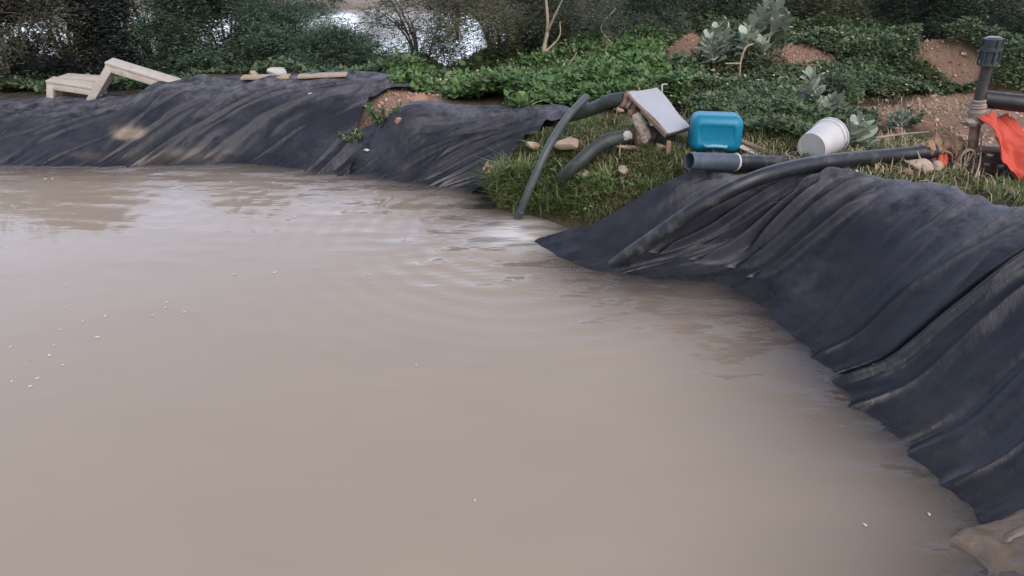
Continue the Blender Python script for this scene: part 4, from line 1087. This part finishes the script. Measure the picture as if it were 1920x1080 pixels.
M['clod'] = leaf_mat('earth_clods', (.24, .15, .105), (.33, .21, .15), (.42, .30, .23), .95, .0)
tag(link('soil_clods', mesh_np('soil_clods', V_, F_), M['clod'], None, False), 'loose clods and pebbles strewn over the bare red earth', 'clods', None, 'stuff')
bare_real = bare
bare = lambda a, b: np.zeros(np.shape(a), bool)
o = cover('ground_cover', 'cover_dark', [(1230, 40), (1900, 40), (1960, 300), (1690, 260), (1250, 180)], (.9, 5), (4.8, 11), 26000, .09, .035, 44, lambda x, y, px, py: np.where(bare_real(px, py), .5 * sstep(.0, .6, fbm(x * 3, y * 3, 9)), 0))
tag(o, 'sparse weeds creeping over the bare earth heaps', 'ground cover')
bare = bare_real
grass('dry_grass', 'dry broken stalks around the jerrycan, bucket and pump', [(1080, 225), (1280, 262), (1440, 235), (1640, 255), (1850, 280), (1850, 365), (1500, 340), (1290, 310), (1100, 400), (940, 380)], (-.3, 3.4), (4.0, 6.2), 9000, .13, 58, .1, 'straw', lambda x, y, px, py: .4 + 0 * x, .004, False)
grass('dry_grass', 'dry straw scattered over the bank and the rise', [(900, 330), (1000, 260), (1200, 200), (1400, 100), (1700, 100), (1950, 200), (1950, 380), (1700, 365), (1500, 335), (1290, 310), (1100, 405), (920, 385)], (-.3, 4), (3.8, 9), 14000, .10, 55, .0, 'straw', lambda x, y, px, py: .25 + .0 * x, .004, False)

# ---- leafy single plants
def big_leaves(P, D, S, L, Wd, bend=.25, nu=6):
    """obovate leaves with a mid fold: nu x 3 points each"""
    n = len(P); t = np.linspace(0, 1, nu); prof = np.array([.10, .45, .80, 1.0, .85, .12])[:nu]
    N = np.cross(S, D); Vs = []
    for i, (a, w) in enumerate(zip(t, prof)):
        c = P + D * (L * a)[:, None] - N * (bend * L * a * a)[:, None]
        for k in (-1, 0, 1): Vs.append(c + S * (Wd * w * .5 * k)[:, None] + N * (Wd * .12 * abs(k) * w)[:, None])
    V = np.stack(Vs, 1); b = np.arange(n)[:, None] * (nu * 3); F = []
    for i in range(nu - 1):
        for k in range(2):
            q = i * 3 + k; F.append(b + np.array([[q, q + 1, q + 4, q + 3]]))
    return V.reshape(-1, 3), np.concatenate(F)
def milkweed(label, base, tips, mat, seed, nl=14, L=.15, name='milkweed', grp='pale milkweed plants on the rise'):
    """base (px,py), tips: list of (px,py,dY); whorls of broad pale leaves at the stem ends"""
    rg = np.random.default_rng(seed); p0 = on(*base); root = thing(name, label, 'plant', p0, grp)
    mb = MB(); Ps, Ds, Ss, Ls = [], [], [], []; nl = int(nl * 1.5)
    up = np.array([0, 0, 1.0])
    for (px, py, dy) in tips:
        tip = aty(px, py, p0[1] + dy); mid = p0 * .5 + tip * .5 + np.array([rg.uniform(-.05, .05), 0, -.02])
        path = spline([p0 - np.array([0, 0, .03]), mid, tip], 6); mb.tube([p0 - np.array([0, 0, .03]), mid, tip], [.014, .011, .007], 7, 6)
        ax_ = path[-1] - path[-4]; ax_ /= np.linalg.norm(ax_)
        for k in range(nl):
            f = k / nl; b = path[-1] - ax_ * (1.6 * L * f); a = k * 2.4 + rg.uniform(-.3, .3)
            s1 = np.cross(ax_, [1, 0, 0.3]); s1 /= np.linalg.norm(s1); s2 = np.cross(ax_, s1)
            rad = s1 * math.cos(a) + s2 * math.sin(a); sp = .45 + .75 * f
            d = rad * sp + ax_ * (1.1 - .5 * f) + up * .25; d /= np.linalg.norm(d)
            s = np.cross(d, rad + ax_ * .2 + rg.normal(scale=.2, size=3)); s = np.cross(d, ax_) + rg.normal(scale=.15, size=3); s /= np.linalg.norm(s)
            Ps.append(b); Ds.append(d); Ss.append(s); Ls.append(1.15 * L * rg.uniform(.65, 1.15) * (.6 + .5 * f))
    mb.build('stem', M['palestem'], root)
    V, F = big_leaves(np.array(Ps), np.array(Ds), np.array(Ss), np.array(Ls), np.array(Ls) * .62)
    me = mesh_np('foliage', V, F); link('foliage', me, M[mat], root, True)
    return root
milkweed('pale silvery milkweed right of the red heap with a fan of upright leaves', (1340, 135), [(1342, 60, 0.0), (1362, 55, .1), (1328, 78, -.1)], 'silver', 1, 14, .17)
milkweed('tallest pale milkweed whose top reaches the upper edge', (1420, 120), [(1412, 45, 0), (1435, 10, .1), (1398, 70, -.1), (1458, 12, .1), (1425, 85, -.1)], 'silver', 2, 13, .18)
milkweed('grey green milkweed behind the tallest pale one', (1455, 95), [(1450, 55, .1), (1470, 35, .2), (1436, 78, 0)], 'silver_dim', 3, 12, .17)
milkweed('pale milkweed standing among weeds above the bucket', (1516, 220), [(1520, 145, 0), (1505, 178, .1), (1530, 182, -.05)], 'silver', 4, 13, .13)
milkweed('low milkweed with a flat crown right above the bucket rim', (1565, 235), [(1560, 188, 0), (1572, 190, .1), (1550, 205, -.1)], 'silver_dim', 5, 14, .12)
milkweed('dusty milkweed right of the bucket beside the bare earth', (1605, 285), [(1612, 225, 0), (1598, 240, -.05), (1622, 240, .05)], 'silver', 6, 13, .12)
milkweed('small grey green plant low on the right behind the long stick', (1690, 250), [(1685, 215, 0), (1700, 222, .05), (1672, 222, -.05)], 'silver_dim', 7, 12, .07)
# curved bare stems of the milkweed
deadtree('curved bare yellow stem below the pale milkweed', [([on(1365, 200), aty(1385, 165, 7.2), aty(1388, 120, 7.2), aty(1398, 90, 7.2), aty(1412, 82, 7.25)], [.010, .010, .010, .008, .006]), ([aty(1388, 119, 7.2), aty(1360, 119, 7.2)], [.009, .006])])

# small weeds on the bared heap and leafy plant beside the liner edge
def weed(label, px, py, r, h, n, mat, seed, leaf=.05):
    rg = np.random.default_rng(seed); p0 = on(px, py, .02); root = thing('weed', label, 'plant', p0, 'small weeds on the bank')
    mb = MB()
    P, D = [], []
    for i in range(9):
        a = rg.uniform(0, 6.28); t = p0 + np.array([r * math.cos(a) * rg.uniform(.3, 1), r * math.sin(a) * rg.uniform(.3, 1), h * rg.uniform(.5, 1)])
        mb.tube([p0, (p0 + t) / 2 + np.array([0, 0, .02]), t], [.005, .004, .002], 5, 4)
        for _ in range(n // 9):
            b = p0 + (t - p0) * rg.uniform(.25, 1); d = rg.normal(size=3) + np.array([0, -.1, .4]); P.append(b); D.append(d / np.linalg.norm(d))
    mb.build('stem', M['palestem'], root)
    P, D = np.array(P), np.array(D); S = unit(np.cross(D, rg.normal(size=D.shape))); ll = leaf * rg.uniform(.5, 1.3, len(P))
    V, F = rhombs(P, D, S, ll, ll * .5); link('foliage', mesh_np('foliage', V, F), M[mat], root, False)
weed('green weed growing out of the bared red heap', 716, 236, .20, .20, 340, 'cover_dark', 61, .05)
weed('small leafy weed at the torn edge of the left liner low on the bank', 662, 274, .11, .15, 150, 'cover_bright', 62, .042)
weed('leafy pale weed at the back edge of the middle liner', 985, 208, .16, .16, 130, 'cover_bright', 63, .08)
weed('dry weed on the left tip of the grassy tongue', 935, 335, .12, .14, 110, 'straw', 64, .04)
weed('dark weed on the bare ground between stick and standpipe', 1705, 235, .14, .12, 160, 'cover_dark', 65, .045)
